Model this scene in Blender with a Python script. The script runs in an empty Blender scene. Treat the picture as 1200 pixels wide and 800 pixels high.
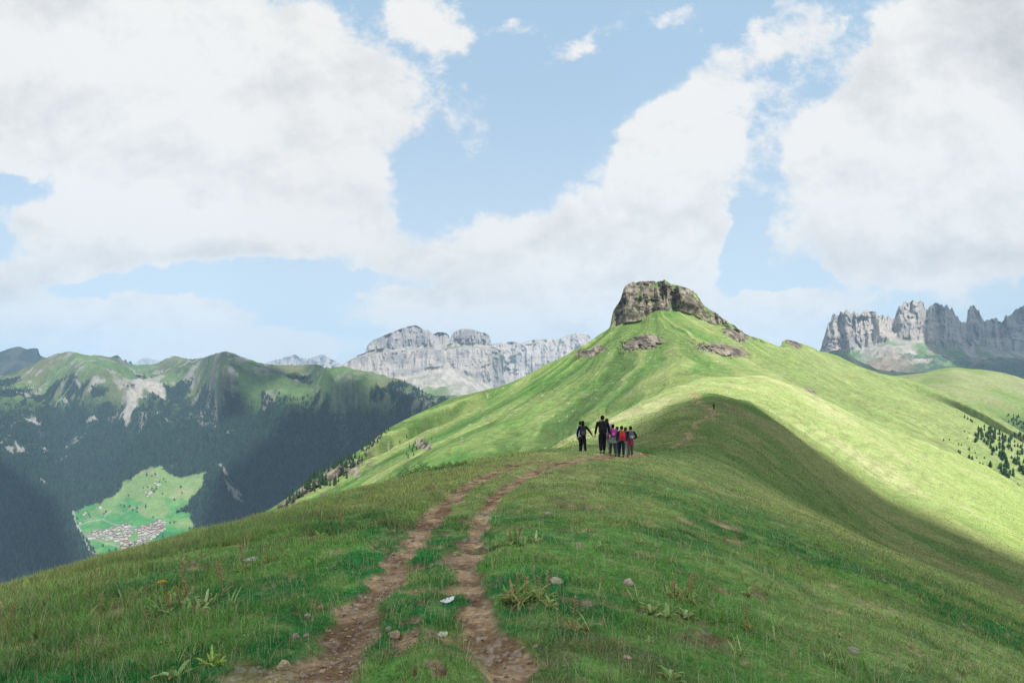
import bpy, math, random
import numpy as np
from mathutils import Vector, Matrix
random.seed(7); rng = np.random.default_rng(11)
scene = bpy.context.scene
COL = scene.collection
F = 800.0; HZ = 440.0            # focal length and horizon row, in units of a 1200 px wide frame

# ------------------------------------------------------------------ numeric helpers
def pch(xk, Y, xq):
    """monotone cubic interpolation; xk (K,), Y (K,...) -> (Q,...)"""
    xk = np.asarray(xk, float); Y = np.asarray(Y, float); xq = np.asarray(xq, float)
    h = np.diff(xk); hh = h.reshape((-1,) + (1,) * (Y.ndim - 1))
    d = np.diff(Y, axis=0) / hh
    m = np.zeros_like(Y); m[0] = d[0]; m[-1] = d[-1]
    if len(xk) > 2:
        w1 = 2 * hh[1:] + hh[:-1]; w2 = hh[1:] + 2 * hh[:-1]
        a, b = d[:-1], d[1:]; same = a * b > 0
        with np.errstate(divide='ignore', invalid='ignore'):
            hm = (w1 + w2) / (w1 / a + w2 / b)
        m[1:-1] = np.where(same, hm, 0.0)
    q = np.clip(xq, xk[0], xk[-1])
    i = np.clip(np.searchsorted(xk, q, side='right') - 1, 0, len(xk) - 2)
    sh = (-1,) + (1,) * (Y.ndim - 1)
    t = ((q - xk[i]) / h[i]).reshape(sh); H = h[i].reshape(sh)
    return ((2*t**3-3*t**2+1)*Y[i] + (t**3-2*t**2+t)*H*m[i] + (-2*t**3+3*t**2)*Y[i+1] + (t**3-t**2)*H*m[i+1])
def cv(*pts):
    xs = [p[0] for p in pts]; ys = [p[1] for p in pts]
    return lambda x: pch(xs, ys, x)
def lin(*pts):
    xs = [p[0] for p in pts]; ys = [p[1] for p in pts]
    return lambda x: np.interp(x, xs, ys)
def sstep(a, b, x):
    t = np.clip((x - a) / (b - a), 0, 1); return t * t * (3 - 2 * t)
_T = np.random.default_rng(5).random((1024, 1024)).astype(np.float32).ravel()
def _lut(ix, iy, seed):
    return _T[((ix + seed * 131) & 1023) * 1024 + ((iy + seed * 71) & 1023)]
def vnoise(x, y, seed=0):
    x = np.asarray(x); y = np.asarray(y); x0 = np.floor(x); y0 = np.floor(y); fx = x - x0; fy = y - y0
    fx = fx*fx*fx*(fx*(fx*6-15)+10); fy = fy*fy*fy*(fy*(fy*6-15)+10)
    fx = fx.astype(np.float32); fy = fy.astype(np.float32); x0 = x0.astype(np.int32); y0 = y0.astype(np.int32)
    a = _lut(x0, y0, seed); b = _lut(x0+1, y0, seed); c = _lut(x0, y0+1, seed); d = _lut(x0+1, y0+1, seed)
    return (a*(1-fx)+b*fx)*(1-fy) + (c*(1-fx)+d*fx)*fy
def fbm(x, y, seed=0, o=5, g=0.5, l=2.03):
    s = 0; a = 1; n = 0
    for i in range(o):
        s = s + a * vnoise(x, y, seed + i * 17); n += a; a *= g
        x, y = (x * l * .8 - y * l * .6 + 3.7, x * l * .6 + y * l * .8 + 1.3)
    return s / n
def fbm0(x, y, seed=0, o=5, g=0.5, l=2.03):       # unrotated (keeps direction of anisotropic noise)
    s = 0; a = 1; n = 0
    for i in range(o):
        s = s + a * vnoise(x, y, seed + i * 17); n += a; a *= g; x = x * l + 3.7; y = y * l + 1.3
    return s / n
def ridged(x, y, seed=0, o=5, g=0.5, l=2.03):
    s = 0; a = 1; n = 0
    for i in range(o):
        s = s + a * (1 - np.abs(2 * vnoise(x, y, seed + i * 17) - 1)); n += a; a *= g
        x, y = (x * l * .8 - y * l * .6 + 3.7, x * l * .6 + y * l * .8 + 1.3)
    return s / n
def seg_dist(x, y, P):
    """distance to polyline and interpolated third value"""
    best = np.full(np.shape(x), 1e9); val = np.zeros(np.shape(x))
    for (a, b) in zip(P[:-1], P[1:]):
        dx, dy = b[0]-a[0], b[1]-a[1]
        t = np.clip(((x-a[0])*dx + (y-a[1])*dy) / max(dx*dx+dy*dy, 1e-9), 0, 1)
        d = np.hypot(x - a[0] - t*dx, y - a[1] - t*dy)
        v = a[2] + (b[2]-a[2]) * t if len(a) > 2 else 0
        w = d < best; best = np.where(w, d, best); val = np.where(w, v, val)
    return best, val
def inpoly(x, y, P):
    c = np.zeros(np.shape(x), bool)
    for (a, b) in zip(P, P[1:] + P[:1]):
        k = ((a[1] > y) != (b[1] > y)) & (x < (b[0]-a[0]) * (y-a[1]) / ((b[1]-a[1]) or 1e-9) + a[0])
        c ^= k
    return c
def poly_sd(x, y, P):                              # >0 inside
    d, _ = seg_dist(x, y, P + P[:1]); return np.where(inpoly(x, y, P), d, -d)
def mixc(a, b, t):
    a = np.asarray(a, float); b = np.asarray(b, float)
    return a + (b - a) * t[..., None]

# ------------------------------------------------------------------ object helpers
def link(o, parent=None):
    COL.objects.link(o)
    if parent is not None: o.parent = parent
    return o
def tag(o, label=None, cat=None, group=None, kind=None):
    if label: o['label'] = label
    if cat: o['category'] = cat
    if group: o['group'] = group
    if kind: o['kind'] = kind
    return o
def mesh_np(name, V, Q, mats, smooth=True, colors=None, attrs=None, midx=None):
    """V (n,3) float, Q (m,k) int"""
    me = bpy.data.meshes.new(name)
    V = np.ascontiguousarray(V, np.float32); Q = np.ascontiguousarray(Q, np.int32)
    me.vertices.add(len(V)); me.vertices.foreach_set('co', V.ravel())
    k = Q.shape[1]
    me.loops.add(Q.size); me.loops.foreach_set('vertex_index', Q.ravel())
    me.polygons.add(len(Q)); me.polygons.foreach_set('loop_start', np.arange(0, Q.size, k, dtype=np.int32))
    if midx is not None: me.polygons.foreach_set('material_index', np.asarray(midx, np.int32))
    me.update(calc_edges=True)
    me.polygons.foreach_set('use_smooth', np.full(len(Q), smooth))
    if colors is not None:
        ca = me.color_attributes.new('Col', 'FLOAT_COLOR', 'POINT')
        c = np.ones((len(V), 4), np.float32); c[:, :3] = colors.reshape(-1, 3); ca.data.foreach_set('color', c.ravel())
    if attrs:
        for n, a in attrs.items():
            at = me.attributes.new(n, 'FLOAT', 'POINT'); at.data.foreach_set('value', np.ascontiguousarray(a, np.float32).ravel())
    for m in (mats if isinstance(mats, (list, tuple)) else [mats]): me.materials.append(m)
    return me
def grid_quads(nr, nc):
    i = np.arange(nr * nc, dtype=np.int32).reshape(nr, nc)
    return np.stack([i[:-1, :-1], i[:-1, 1:], i[1:, 1:], i[1:, :-1]], -1).reshape(-1, 4)
def sheet(name, X, Y, Z, mat, colors=None, attrs=None, flip=False, kind='structure'):
    V = np.stack([X, Y, Z], -1).reshape(-1, 3); Q = grid_quads(*X.shape)
    if flip: Q = Q[:, ::-1]
    me = mesh_np(name, V, Q, mat, colors=colors, attrs=attrs)
    o = link(bpy.data.objects.new(name, me)); o['kind'] = kind
    return o
def P3(px, py, D): return Vector(((px-600)/F*D, D, (HZ-py)/F*D))

# ------------------------------------------------------------------ materials
class NT:
    def __init__(s, mat=None, tree=None):
        s.t = tree or mat.node_tree; s.n = s.t.nodes; s.l = s.t.links
    def new(s, typ, **kw):
        nd = s.n.new(typ)
        for k, v in kw.items(): setattr(nd, k, v)
        return nd
    def put(s, sock, v):
        if isinstance(v, bpy.types.NodeSocket): s.l.new(v, sock)
        else: sock.default_value = v
    def math(s, op, a, b=None, c=None, clamp=False):
        nd = s.new('ShaderNodeMath', operation=op); nd.use_clamp = clamp
        s.put(nd.inputs[0], a)
        if b is not None: s.put(nd.inputs[1], b)
        if c is not None: s.put(nd.inputs[2], c)
        return nd.outputs[0]
    def mix(s, f, a, b, blend='MIX'):
        nd = s.new('ShaderNodeMix', data_type='RGBA', blend_type=blend)
        s.put(nd.inputs[0], f); s.put(nd.inputs[6], a if isinstance(a, bpy.types.NodeSocket) else (*a[:3], 1)); s.put(nd.inputs[7], b if isinstance(b, bpy.types.NodeSocket) else (*b[:3], 1))
        return nd.outputs[2]
    def noise(s, vec, scale, detail=4, rough=.55, dist=0, out='Fac'):
        nd = s.new('ShaderNodeTexNoise'); nd.inputs['Scale'].default_value = scale; nd.inputs['Detail'].default_value = detail
        nd.inputs['Roughness'].default_value = rough; nd.inputs['Distortion'].default_value = dist
        if vec is not None: s.l.new(vec, nd.inputs['Vector'])
        return nd.outputs[out]
    def ramp(s, f, stops):
        nd = s.new('ShaderNodeValToRGB'); s.put(nd.inputs[0], f)
        e = nd.color_ramp.elements
        while len(e) < len(stops): e.new(.5)
        for el, (p, c) in zip(e, stops): el.position = p; el.color = (*c[:3], 1) if not isinstance(c, float) else (c, c, c, 1)
        return nd.outputs[0]
    def rng(s, v, a, b, c=0., d=1., smooth=True):
        nd = s.new('ShaderNodeMapRange', interpolation_type='SMOOTHSTEP' if smooth else 'LINEAR')
        for i, q in enumerate((v, a, b, c, d)): s.put(nd.inputs[i], q)
        return nd.outputs[0]
def material(name, rough=.9, spec=.2):
    m = bpy.data.materials.new(name); m.use_nodes = True
    b = m.node_tree.nodes['Principled BSDF']; b.inputs['Roughness'].default_value = rough
    b.inputs['Specular IOR Level'].default_value = spec
    return m, NT(m), b
def plain(name, col, rough=.85, var=.25, scale=30., spec=.25, bump=0.0):
    m, t, b = material(name, rough, spec)
    co = t.new('ShaderNodeTexCoord').outputs['Object']
    n = t.noise(co, scale, 4)
    f = t.rng(n, .3, .7, 1-var, 1+var)
    v = t.new('ShaderNodeVectorMath', operation='SCALE'); v.inputs[0].default_value = col[:3]; t.l.new(f, v.inputs['Scale'])
    t.l.new(v.outputs[0], b.inputs['Base Color'])
    if bump:
        bp = t.new('ShaderNodeBump'); bp.inputs['Strength'].default_value = bump; t.l.new(n, bp.inputs['Height']); t.l.new(bp.outputs[0], b.inputs['Normal'])
    return m
def terrain_mat(name, scales, amps, bump_scale, bump_dist, bump_str=.5, rough=.95):
    """base colour from the Col attribute, broken up by layered noise, plus bump"""
    m, t, b = material(name, rough, .1)
    at = t.new('ShaderNodeAttribute', attribute_name='Col').outputs['Color']
    pos = t.new('ShaderNodeNewGeometry').outputs['Position']
    f = None
    for s_, a_ in zip(scales, amps):
        n = t.noise(pos, s_, 3, .6)
        r = t.rng(n, .25, .75, 1-a_, 1+a_, smooth=False)
        f = r if f is None else t.math('MULTIPLY', f, r)
    v = t.new('ShaderNodeVectorMath', operation='SCALE'); t.l.new(at, v.inputs[0]); t.l.new(f, v.inputs['Scale'])
    t.l.new(v.outputs[0], b.inputs['Base Color'])
    bp = t.new('ShaderNodeBump'); bp.inputs['Strength'].default_value = bump_str; bp.inputs['Distance'].default_value = bump_dist
    t.l.new(t.noise(pos, bump_scale, 6, .65), bp.inputs['Height']); t.l.new(bp.outputs[0], b.inputs['Normal'])
    return m

# ------------------------------------------------------------------ camera
cam = bpy.data.cameras.new('camera'); cam.sensor_width = 36; cam.lens = 24.0; cam.shift_y = 40/1200
cam.clip_start = .05; cam.clip_end = 80000
co = link(bpy.data.objects.new('camera', cam)); co.rotation_euler = (math.radians(90), 0, 0); scene.camera = co

# ------------------------------------------------------------------ sun and sky
SUN = Vector((0.42, -0.72, 0.0)).normalized(); EL = math.radians(51)
L = Vector((SUN.x*math.cos(EL), SUN.y*math.cos(EL), math.sin(EL)))
sd = bpy.data.lights.new('sun', 'SUN'); sd.energy = 3.7; sd.angle = math.radians(.5); sd.color = (1, .955, .88)
so = link(bpy.data.objects.new('sun', sd)); so.rotation_euler = L.to_track_quat('Z', 'Y').to_euler()
scene.view_settings.view_transform = 'Standard'; scene.view_settings.look = 'None'
scene.view_settings.exposure = .75; scene.view_settings.gamma = 1; scene.view_settings.use_curve_mapping = False

w = bpy.data.worlds.new('World'); scene.world = w; w.use_nodes = True
t = NT(tree=w.node_tree); bg = w.node_tree.nodes['Background']; bg.inputs['Strength'].default_value = .1
sky = t.new('ShaderNodeTexSky', sky_type='NISHITA'); sky.sun_disc = False; sky.sun_elevation = EL
sky.sun_rotation = math.atan2(L.x, L.y); sky.altitude = 2300; sky.air_density = 1.0; sky.dust_density = 1.2
dirn = t.new('ShaderNodeTexCoord').outputs['Generated']
sx = t.new('ShaderNodeSeparateXYZ'); t.l.new(dirn, sx.inputs[0])
yy = t.math('MAXIMUM', t.math('ABSOLUTE', sx.outputs[1]), .12)
u0 = t.math('DIVIDE', sx.outputs[0], yy); v0 = t.math('DIVIDE', sx.outputs[2], yy)
cb = t.new('ShaderNodeCombineXYZ'); t.l.new(u0, cb.inputs[0]); t.l.new(t.math('MULTIPLY', v0, 1.25), cb.inputs[1]); t.l.new(t.math('MULTIPLY', sx.outputs[1], .5), cb.inputs[2])
wn = t.noise(cb.outputs[0], 5.0, 5, .62, out='Color')
sw = t.new('ShaderNodeSeparateColor'); t.l.new(wn, sw.inputs[0])
u = t.math('ADD', u0, t.math('MULTIPLY', t.math('SUBTRACT', sw.outputs[0], .5), .16))
v = t.math('ADD', v0, t.math('MULTIPLY', t.math('SUBTRACT', sw.outputs[1], .5), .13))
def blobs(lst):
    tot = None
    for (px, py, rx, ry, amp, rot) in lst:
        uu = t.math('SUBTRACT', u, (px-600)/F); vv = t.math('SUBTRACT', v, (HZ-py)/F)
        c, s_ = math.cos(math.radians(rot)), math.sin(math.radians(rot))
        a = t.math('MULTIPLY_ADD', uu, c*F/rx, t.math('MULTIPLY', vv, s_*F/rx))
        b = t.math('MULTIPLY_ADD', vv, c*F/ry, t.math('MULTIPLY', uu, -s_*F/ry))
        r2 = t.math('MULTIPLY_ADD', a, a, t.math('MULTIPLY', b, b))
        g = t.math('MULTIPLY', t.math('EXPONENT', t.math('MULTIPLY', t.math('MULTIPLY', r2, r2), -1.0)), amp)   # flat-topped blob
        tot = g if tot is None else t.math('ADD', tot, g)
    return tot
CL = [(40, 60, 420, 150, .75, -8), (310, 150, 165, 130, .75, 0), (250, 262, 215, 52, .8, 3), (-100, 20, 300, 260, .4, 0), (95, 250, 70, 40, .35, 0),
      (560, 308, 160, 58, .72, 4), (730, 300, 150, 82, .72, 0), (640, 365, 330, 26, .4, 0),
      (780, 215, 60, 85, .55, 0), (855, 105, 52, 135, .52, -52), (935, 18, 60, 40, .36, 45), (800, 180, 70, 70, .3, 0),
      (1080, 230, 180, 120, .85, 0), (1150, 90, 150, 130, .8, 0), (1250, 120, 160, 220, .5, 0), (1010, 130, 110, 60, .38, 40), (1130, 300, 130, 30, .4, 0),
      (515, 20, 48, 36, .42, -40), (655, 66, 40, 16, .26, 30), (708, 48, 40, 24, .27, 40), (812, 10, 32, 20, .32, 0), (615, 45, 40, 14, .20, 0), (737, 85, 26, 16, .17, 0), (950, 90, 60, 30, .22, 40), (700, 170, 60, 60, .08, 0),
      (45, 312, 85, 18, .5, 2), (-10, 345, 80, 38, .62, 0), (120, 385, 190, 34, .6, 0), (280, 400, 130, 22, .45, 0), (240, 362, 60, 14, .42, 0),
      (930, 360, 80, 22, .5, 4), (880, 400, 240, 30, .42, 0), (700, 395, 260, 22, .42, 0), (500, 425, 700, 30, .3, 0),
      (860, 285, 34, 60, -.6, 0), (8, 226, 60, 24, -.5, -10), (320, 332, 200, 12, -.42, 0), (215, 372, 46, 13, .38, 0), (95, 366, 60, 14, .38, 4), (335, 392, 60, 12, .3, 0), (610, 385, 50, 10, .25, 0), (930, 352, 50, 12, .25, 0), (905, 60, 40, 60, -.2, -50), (500, 240, 40, 60, -.3, 30)]
base = blobs(CL)
n1 = t.noise(cb.outputs[0], 3.2, 10, .62, .25)
n2 = t.noise(cb.outputs[0], 13.0, 9, .68, .15)
den = t.math('ADD', base, t.math('ADD', t.math('MULTIPLY', t.math('SUBTRACT', n1, .5), 1.15), t.math('MULTIPLY', t.math('SUBTRACT', n2, .5), 1.05)))
# the rest of the sky, out of this view, is about half cloudy
rest = t.math('MULTIPLY', t.rng(t.math('ADD', t.math('ABSOLUTE', u0), v0), 1.0, 2.2), .52)
den = t.math('ADD', den, rest)
mask = t.rng(den, .20, .50)
# shading: thick middles and undersides greyer, edges bright
cg = blobs([(1190, 45, 120, 60, 1.0, -15), (1130, 302, 130, 20, .7, 2), (215, 175, 120, 40, .35, -20), (-5, 335, 40, 22, .6, 0), (1000, 270, 150, 30, .25, 0), (1090, 200, 140, 40, .18, 0), (640, 345, 170, 16, .28, 0), (260, 296, 150, 14, .35, 2), (380, 130, 60, 60, .12, 20), (770, 250, 60, 30, .14, 0), (130, 398, 150, 10, .3, 0)])
n3 = t.noise(cb.outputs[0], 4.5, 6, .55, .5)
gry = t.math('ADD', t.math('MULTIPLY', cg, .62), t.math('MULTIPLY', t.rng(n3, .42, .70), .42), clamp=True)
def shifted(dx, dy, scale, det, ro, di):
    va = t.new('ShaderNodeVectorMath', operation='ADD'); t.l.new(cb.outputs[0], va.inputs[0]); va.inputs[1].default_value = (dx, dy, 0); return t.noise(va.outputs[0], scale, det, ro, di)
nA = shifted(.02, .055, 3.2, 10, .62, .25); nB = shifted(.008, .018, 13.0, 9, .68, .15)
rel = t.math('ADD', t.math('MULTIPLY', t.math('SUBTRACT', nA, n1), 2.2), t.math('MULTIPLY', t.math('SUBTRACT', nB, n2), .8))
gry = t.math('ADD', t.math('MULTIPLY', gry, .8), rel, clamp=True)
gry = t.math('MULTIPLY', gry, t.rng(den, .26, .60))
K = 1.0
ccol = t.mix(gry, (5.62*K, 5.52*K, 5.36*K), (3.4*K, 3.5*K, 3.6*K))
# pale vapour toward the horizon
vap = t.rng(v0, -.05, .62, .93, .42)
skyc = t.mix(vap, sky.outputs[0], (4.05, 4.75, 5.25))
skyb = t.mix(t.rng(v0, .05, .6, .0, .55), skyc, (2.55, 4.0, 5.35))
final = t.mix(t.math('MULTIPLY', mask, .97), skyb, ccol)
t.l.new(final, bg.inputs['Color'])
w.cycles.sampling_method = 'MANUAL'; w.cycles.sample_map_resolution = 1024
# =================================================================== terrain
G_LUSH = (.030, .190, .046); G_MID = (.105, .185, .038); G_DRY = (.25, .255, .085); G_YEL = (.33, .37, .105)
FOREST = (.012, .028, .022); EARTH = (.20, .135, .085); ROCK = (.30, .285, .26)

# ---- near ridge: the meadow crest we stand on, running on to the knoll and the sunlit spur
def crest_x(D): return -1.1 + .147 * D - .0006 * np.maximum(D - 45, 0) ** 1.5
def near_z(x, D):
    s = x - crest_x(D)
    zc = -1.6 - .058 * D - .0006 * np.maximum(D - 15, 0) ** 2
    left = .0162 * np.minimum(s, 0) ** 2 * np.where(s < -14, 1, 1)
    left = np.where(s < -25, .0162 * 625 + .81 * (-s - 25), left)
    sr = np.maximum(s, 0); right = .40 * (np.sqrt(sr * sr + 9) - 3) + .0012 * np.maximum(sr - 8, 0) ** 2 * np.exp(-np.maximum(sr - 30, 0) / 20)
    return zc - left - right
pyA = cv((-300, 1500), (300, 900), (480, 640), (600, 545), (660, 531), (700, 521), (760, 492), (800, 471), (833, 463), (870, 471), (905, 491), (960, 534), (1040, 589), (1120, 623), (1200, 656), (1500, 790), (1900, 1000))
dA = cv((-300, 70), (480, 80), (640, 100), (700, 130), (760, 175), (800, 205), (830, 222), (870, 225), (900, 217), (960, 204), (1040, 192), (1200, 175), (1500, 160), (1900, 150))
pyB = cv((-300, 1700), (300, 1000), (480, 690), (560, 590), (620, 545), (650, 524), (680, 507), (710, 493), (760, 467), (800, 450), (835, 441), (880, 441), (920, 450), (965, 470), (1031, 503), (1110, 538), (1200, 584), (1500, 730), (1900, 950))
dB = cv((-300, 160), (480, 170), (640, 190), (700, 235), (760, 280), (835, 345), (900, 350), (1000, 335), (1200, 310), (1500, 280), (1900, 250))
nc, nr = 1200, 820
npx = np.concatenate([np.linspace(-1500, -110, 90, endpoint=False), np.linspace(-110, 1310, nc - 180), np.linspace(1312, 2600, 90)])
nD = np.concatenate([np.geomspace(.9, 60, 520, endpoint=False), np.geomspace(60, 420, nr - 520)])
PX, DD = np.meshgrid(npx, nD)
X = (PX - 600) / F * DD; Y = DD.copy()
Z = near_z(X, DD)
far = np.zeros_like(Z)
A_py, A_d, B_py, B_d = pyA(npx), dA(npx), pyB(npx), dB(npx)
for c, px in enumerate(npx):
    d0 = 46.0; z0 = near_z((px-600)/F*d0, d0); d1 = 60.; 
    zA = (HZ-A_py[c])/F*A_d[c]; zB = (HZ-B_py[c])/F*B_d[c]
    dip = math.exp(-((px-900)/110)**2)*3.0
    dm = A_d[c]*.55 + B_d[c]*.45; zm = zA*.55 + zB*.45 - dip
    dq = (d0 + A_d[c]) / 2
    zq = z0*.5 + zA*.5 - 1.5 - 2.5*math.exp(-((px-1020)/200)**2)
    far[:, c] = pch([40, d0, dq, A_d[c], dm, B_d[c], B_d[c]*1.25, B_d[c]*2], [near_z((px-600)/F*40, 40.), z0, zq, zA, zm, zB, zB-10, zB-120], nD)
k = sstep(38, 50, DD); Z = Z*(1-k) + far*k
# relief: hummocks and small terraces
amp = np.clip(DD / 14, .25, 1)
Z += (fbm(X/2.2, Y/2.2, 3, 4) - .5) * .34 * amp + (fbm(X/.45, Y/.45, 9, 3) - .5) * .075 * np.clip(1.6 - DD/40, 0, 1)
Z += (fbm(X/22, Y/22, 31, 4) - .5) * 3.4 * sstep(50, 110, DD) + (ridged(X/9, Y/9, 33, 3) - .5) * .8 * sstep(45, 90, DD)
Z += (fbm(X/60, Y/60, 35, 3) - .5) * 8 * sstep(230, 300, DD) * sstep(940, 1080, PX)

def ground_pt(px, py):
    """first crossing of the view ray through (px,py) with the near ridge"""
    c = np.argmin(np.abs(npx - px)); zz = Z[:, c]; pr = HZ - zz / nD * F
    i = np.where((pr[:-1] >= py) & (pr[1:] < py))[0]
    i = i[0] if len(i) else int(np.argmin(np.abs(pr - py)))
    i = min(i, len(nD) - 2); a = (pr[i] - py) / max(pr[i] - pr[i+1], 1e-6); a = min(max(a, 0), 1)
    D = nD[i] * (1 - a) + nD[i+1] * a
    return ((px-600)/F*D, D, zz[i] * (1-a) + zz[i+1] * a)
# worn tracks, given as (px, py, half width in metres)
def track(pts):
    out = []
    for px, py, wd in pts:
        g = ground_pt(px, py); out.append((g[0], g[1], wd))
    return out
T1 = track([(345, 830, .25), (368, 795, .23), (418, 711, .17), (468, 650, .14), (505, 605, .18), (536, 575, .22), (566, 558, .27), (598, 546, .30), (635, 538, .3)])
T2 = track([(622, 830, .20), (602, 795, .18), (566, 711, .13), (545, 650, .13), (562, 605, .14), (586, 575, .16), (612, 558, .20), (640, 547, .26), (662, 541, .3)])
T5 = track([(440, 686, .03), (500, 690, .03), (545, 685, .08)]); T6 = track([(470, 655, .06), (500, 656, .03), (532, 648, .1)])
T3 = track([(655, 543, .5), (700, 537, .45), (740, 533, .4), (765, 524, .35), (788, 515, .4)])
T4 = [ (lambda g: (g[0], g[1], wd))(P3(px, py, D)) for px, py, D, wd in ((786, 516, 75, .3), (806, 514, 100, .35), (822, 508, 130, .4), (836, 500, 155, .45), (832, 493, 172, .5), (822, 486, 188, .5), (814, 478, 202, .5), (818, 469, 214, .5), (814, 462, 240, .5), (808, 456, 280, .5))]
NB = DD < 60
xs, ys = X[NB], Y[NB]
wx = xs + (fbm(xs/.35, ys/.35, 51, 4) - .5) * .34; wy = ys + (fbm(xs/.35, ys/.35, 52, 4) - .5) * .34
soil = np.zeros_like(xs)
for T in (T1, T2, T3, T5, T6):
    d, wd = seg_dist(wx, wy, T)
    wd = wd * (1 + .35 * (fbm(xs/.8, ys/.8, 60, 3) - .5) * 2)
    soil = np.maximum(soil, sstep(.07, -.05, d - wd) )
# thin, broken turf between and beside the tracks
dm, _ = seg_dist(xs, ys, [((a[0]+b[0])/2, (a[1]+b[1])/2, 0) for a, b in zip(T1, T2)])
bare = sstep(.62, .70, fbm(xs/.26, ys/.36, 71, 4)) * sstep(1.0, .1, dm) * sstep(16, 9, ys)
bare2 = np.maximum(sstep(.70, .77, fbm(xs/.55, ys/.55, 77, 5)), sstep(.70, .78, fbm(xs/.22, ys/.22, 78, 4)))*.7*sstep(26, 14, ys)
soil = np.maximum(soil, np.maximum(bare, bare2))
SO = np.zeros_like(Z); SO[NB] = soil
dk = np.zeros_like(Z); dk[NB] = np.maximum(sstep(.25, 0, seg_dist(xs, ys, T1)[0] - .36) , sstep(.2, 0, seg_dist(xs, ys, T2)[0] - .26))
Z -= SO * .045 + dk * .05
Z += SO * (fbm(X/.09, Y/.09, 81, 3) - .5) * .03 * (DD < 14)
fb = ~NB
dd4, w4 = seg_dist(X[fb] + (fbm(X[fb]/6, Y[fb]/6, 54, 3)-.5)*5, Y[fb] + (fbm(X[fb]/6, Y[fb]/6, 55, 3)-.5)*4, T4)
s4 = sstep(.8, 0, dd4 - w4)*.5; SO[fb] = s4
# colours
patch = fbm(X/1.3, Y/1.3, 5, 5); patch2 = fbm(X/4.5, Y/7, 6, 4); patch3 = fbm(X/.20, Y/.20, 7, 4)
C = mixc(G_LUSH, (.125, .285, .062), sstep(.38, .62, patch))
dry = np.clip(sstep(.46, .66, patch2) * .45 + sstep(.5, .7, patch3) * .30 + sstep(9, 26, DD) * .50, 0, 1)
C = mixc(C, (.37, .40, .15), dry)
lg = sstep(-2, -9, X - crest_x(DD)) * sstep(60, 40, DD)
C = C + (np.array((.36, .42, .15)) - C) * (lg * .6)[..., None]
C = C + (np.array((.20, .15, .10)) - C) * (sstep(.66, .80, fbm(X/.9, Y/.9, 15, 5)) * .45 * (DD < 60))[..., None]
# farther: knoll and the dry spur
f2 = sstep(45, 80, DD)
gf = mixc((.095, .175, .045), (.19, .225, .08), sstep(.35, .65, fbm(X/18, Y/30, 16, 5)))
gf = gf + (np.array((.12, .115, .06)) - gf) * (sstep(.62, .80, fbm(X/9, Y/7, 18, 5)) * .5)[..., None]
C = C * (1-f2[..., None]) + gf * f2[..., None]
Ad2 = np.broadcast_to(A_d, DD.shape)
f3 = sstep(1.0, 1.18, DD / Ad2)
yel = mixc((.36, .375, .19), (.275, .33, .13), sstep(.3, .7, fbm(X/40, Y/40, 20, 5)))
yel = mixc(yel, (.215, .30, .095), sstep(.55, .75, ridged(X/18 + Y/60, Y/50, 22, 4)) * .6)
ter = sstep(.1, .95, np.sin(Z*2.4 + fbm(X/30, Y/30, 26, 3)*14)) * sstep(.40, .6, fbm(X/50, Y/50, 27, 3)); yel = yel * (1 - .16*ter)[..., None]; yel = mixc(yel, (.17, .17, .085), sstep(.66, .75, fbm(X/5, Y/6, 28, 4))*.4)
gr = sstep(1000, 1250, PX) * .8
yel = mixc(yel, (.23, .315, .09), gr)
C = C * (1-f3[..., None]) + yel * f3[..., None]
kn = np.exp(-((X-55)/22)**2 - ((Y-165)/45)**2)                  # trampled brown patch under the knoll path
C = mixc(C, (.19, .16, .09), np.clip(kn * sstep(.45, .65, fbm(X/7, Y/7, 24, 4)), 0, 1) * .5)
ev = fbm(X/.25, Y/.25, 90, 4)
ec = mixc((.20, .125, .070), (.50, .345, .205), sstep(.3, .7, ev))
ec = ec + (np.array((.42, .37, .31)) - ec) * (sstep(.62, .75, fbm(X/.05, Y/.05, 91, 2)) * .6 * (DD < 12))[..., None]
C = C * (1-SO[..., None]) + ec * SO[..., None]
mat_turf = terrain_mat('turf', (.22, .9, 3.2, 23.), (.18, .22, .32, .45), 14.0, .05, .8)
# coarser grain for the far part comes from the low scales
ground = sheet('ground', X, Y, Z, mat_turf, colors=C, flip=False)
GX, GY, GZ, GS, GP = X, Y, Z, SO, patch

# ---- main mountain with the rock crown
px = np.concatenate([np.linspace(150, 640, 300, endpoint=False), np.linspace(640, 960, 430, endpoint=False), np.linspace(960, 1420, 260)])
crest = cv((150, 690), (260, 632), (300, 606), (326, 590), (345, 576), (370, 557), (400, 541), (430, 521), (455, 502), (480, 489), (510, 475), (530, 466), (560, 459), (590, 451), (615, 441), (640, 431), (665, 417), (690, 401), (705, 390), (714, 384), (719, 363), (727, 351), (732, 338), (745, 330), (759, 327), (776, 329), (788, 331), (797, 335), (806, 339), (817, 346), (823, 355), (837, 364), (848, 374), (863, 384), (877, 393), (894, 398), (905, 403), (914, 409), (917, 400), (922, 398), (938, 402), (950, 406), (965, 414), (980, 421), (1000, 428), (1030, 437), (1060, 443), (1100, 456), (1150, 478), (1200, 507), (1300, 562), (1420, 640))
cb_ = cv((150, 692), (690, 402), (705, 393), (714, 388), (733, 377), (751, 375), (765, 366), (776, 363), (800, 365), (811, 368), (822, 374), (834, 380), (851, 381), (863, 388), (880, 396), (912, 406), (924, 401), (950, 408), (1420, 642))
Dc = cv((150, 700), (300, 850), (430, 1000), (530, 1090), (640, 1130), (700, 1120), (745, 1130), (860, 1160), (905, 1260), (920, 1330), (1000, 1700), (1075, 1750), (1200, 1500), (1420, 1200))
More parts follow.
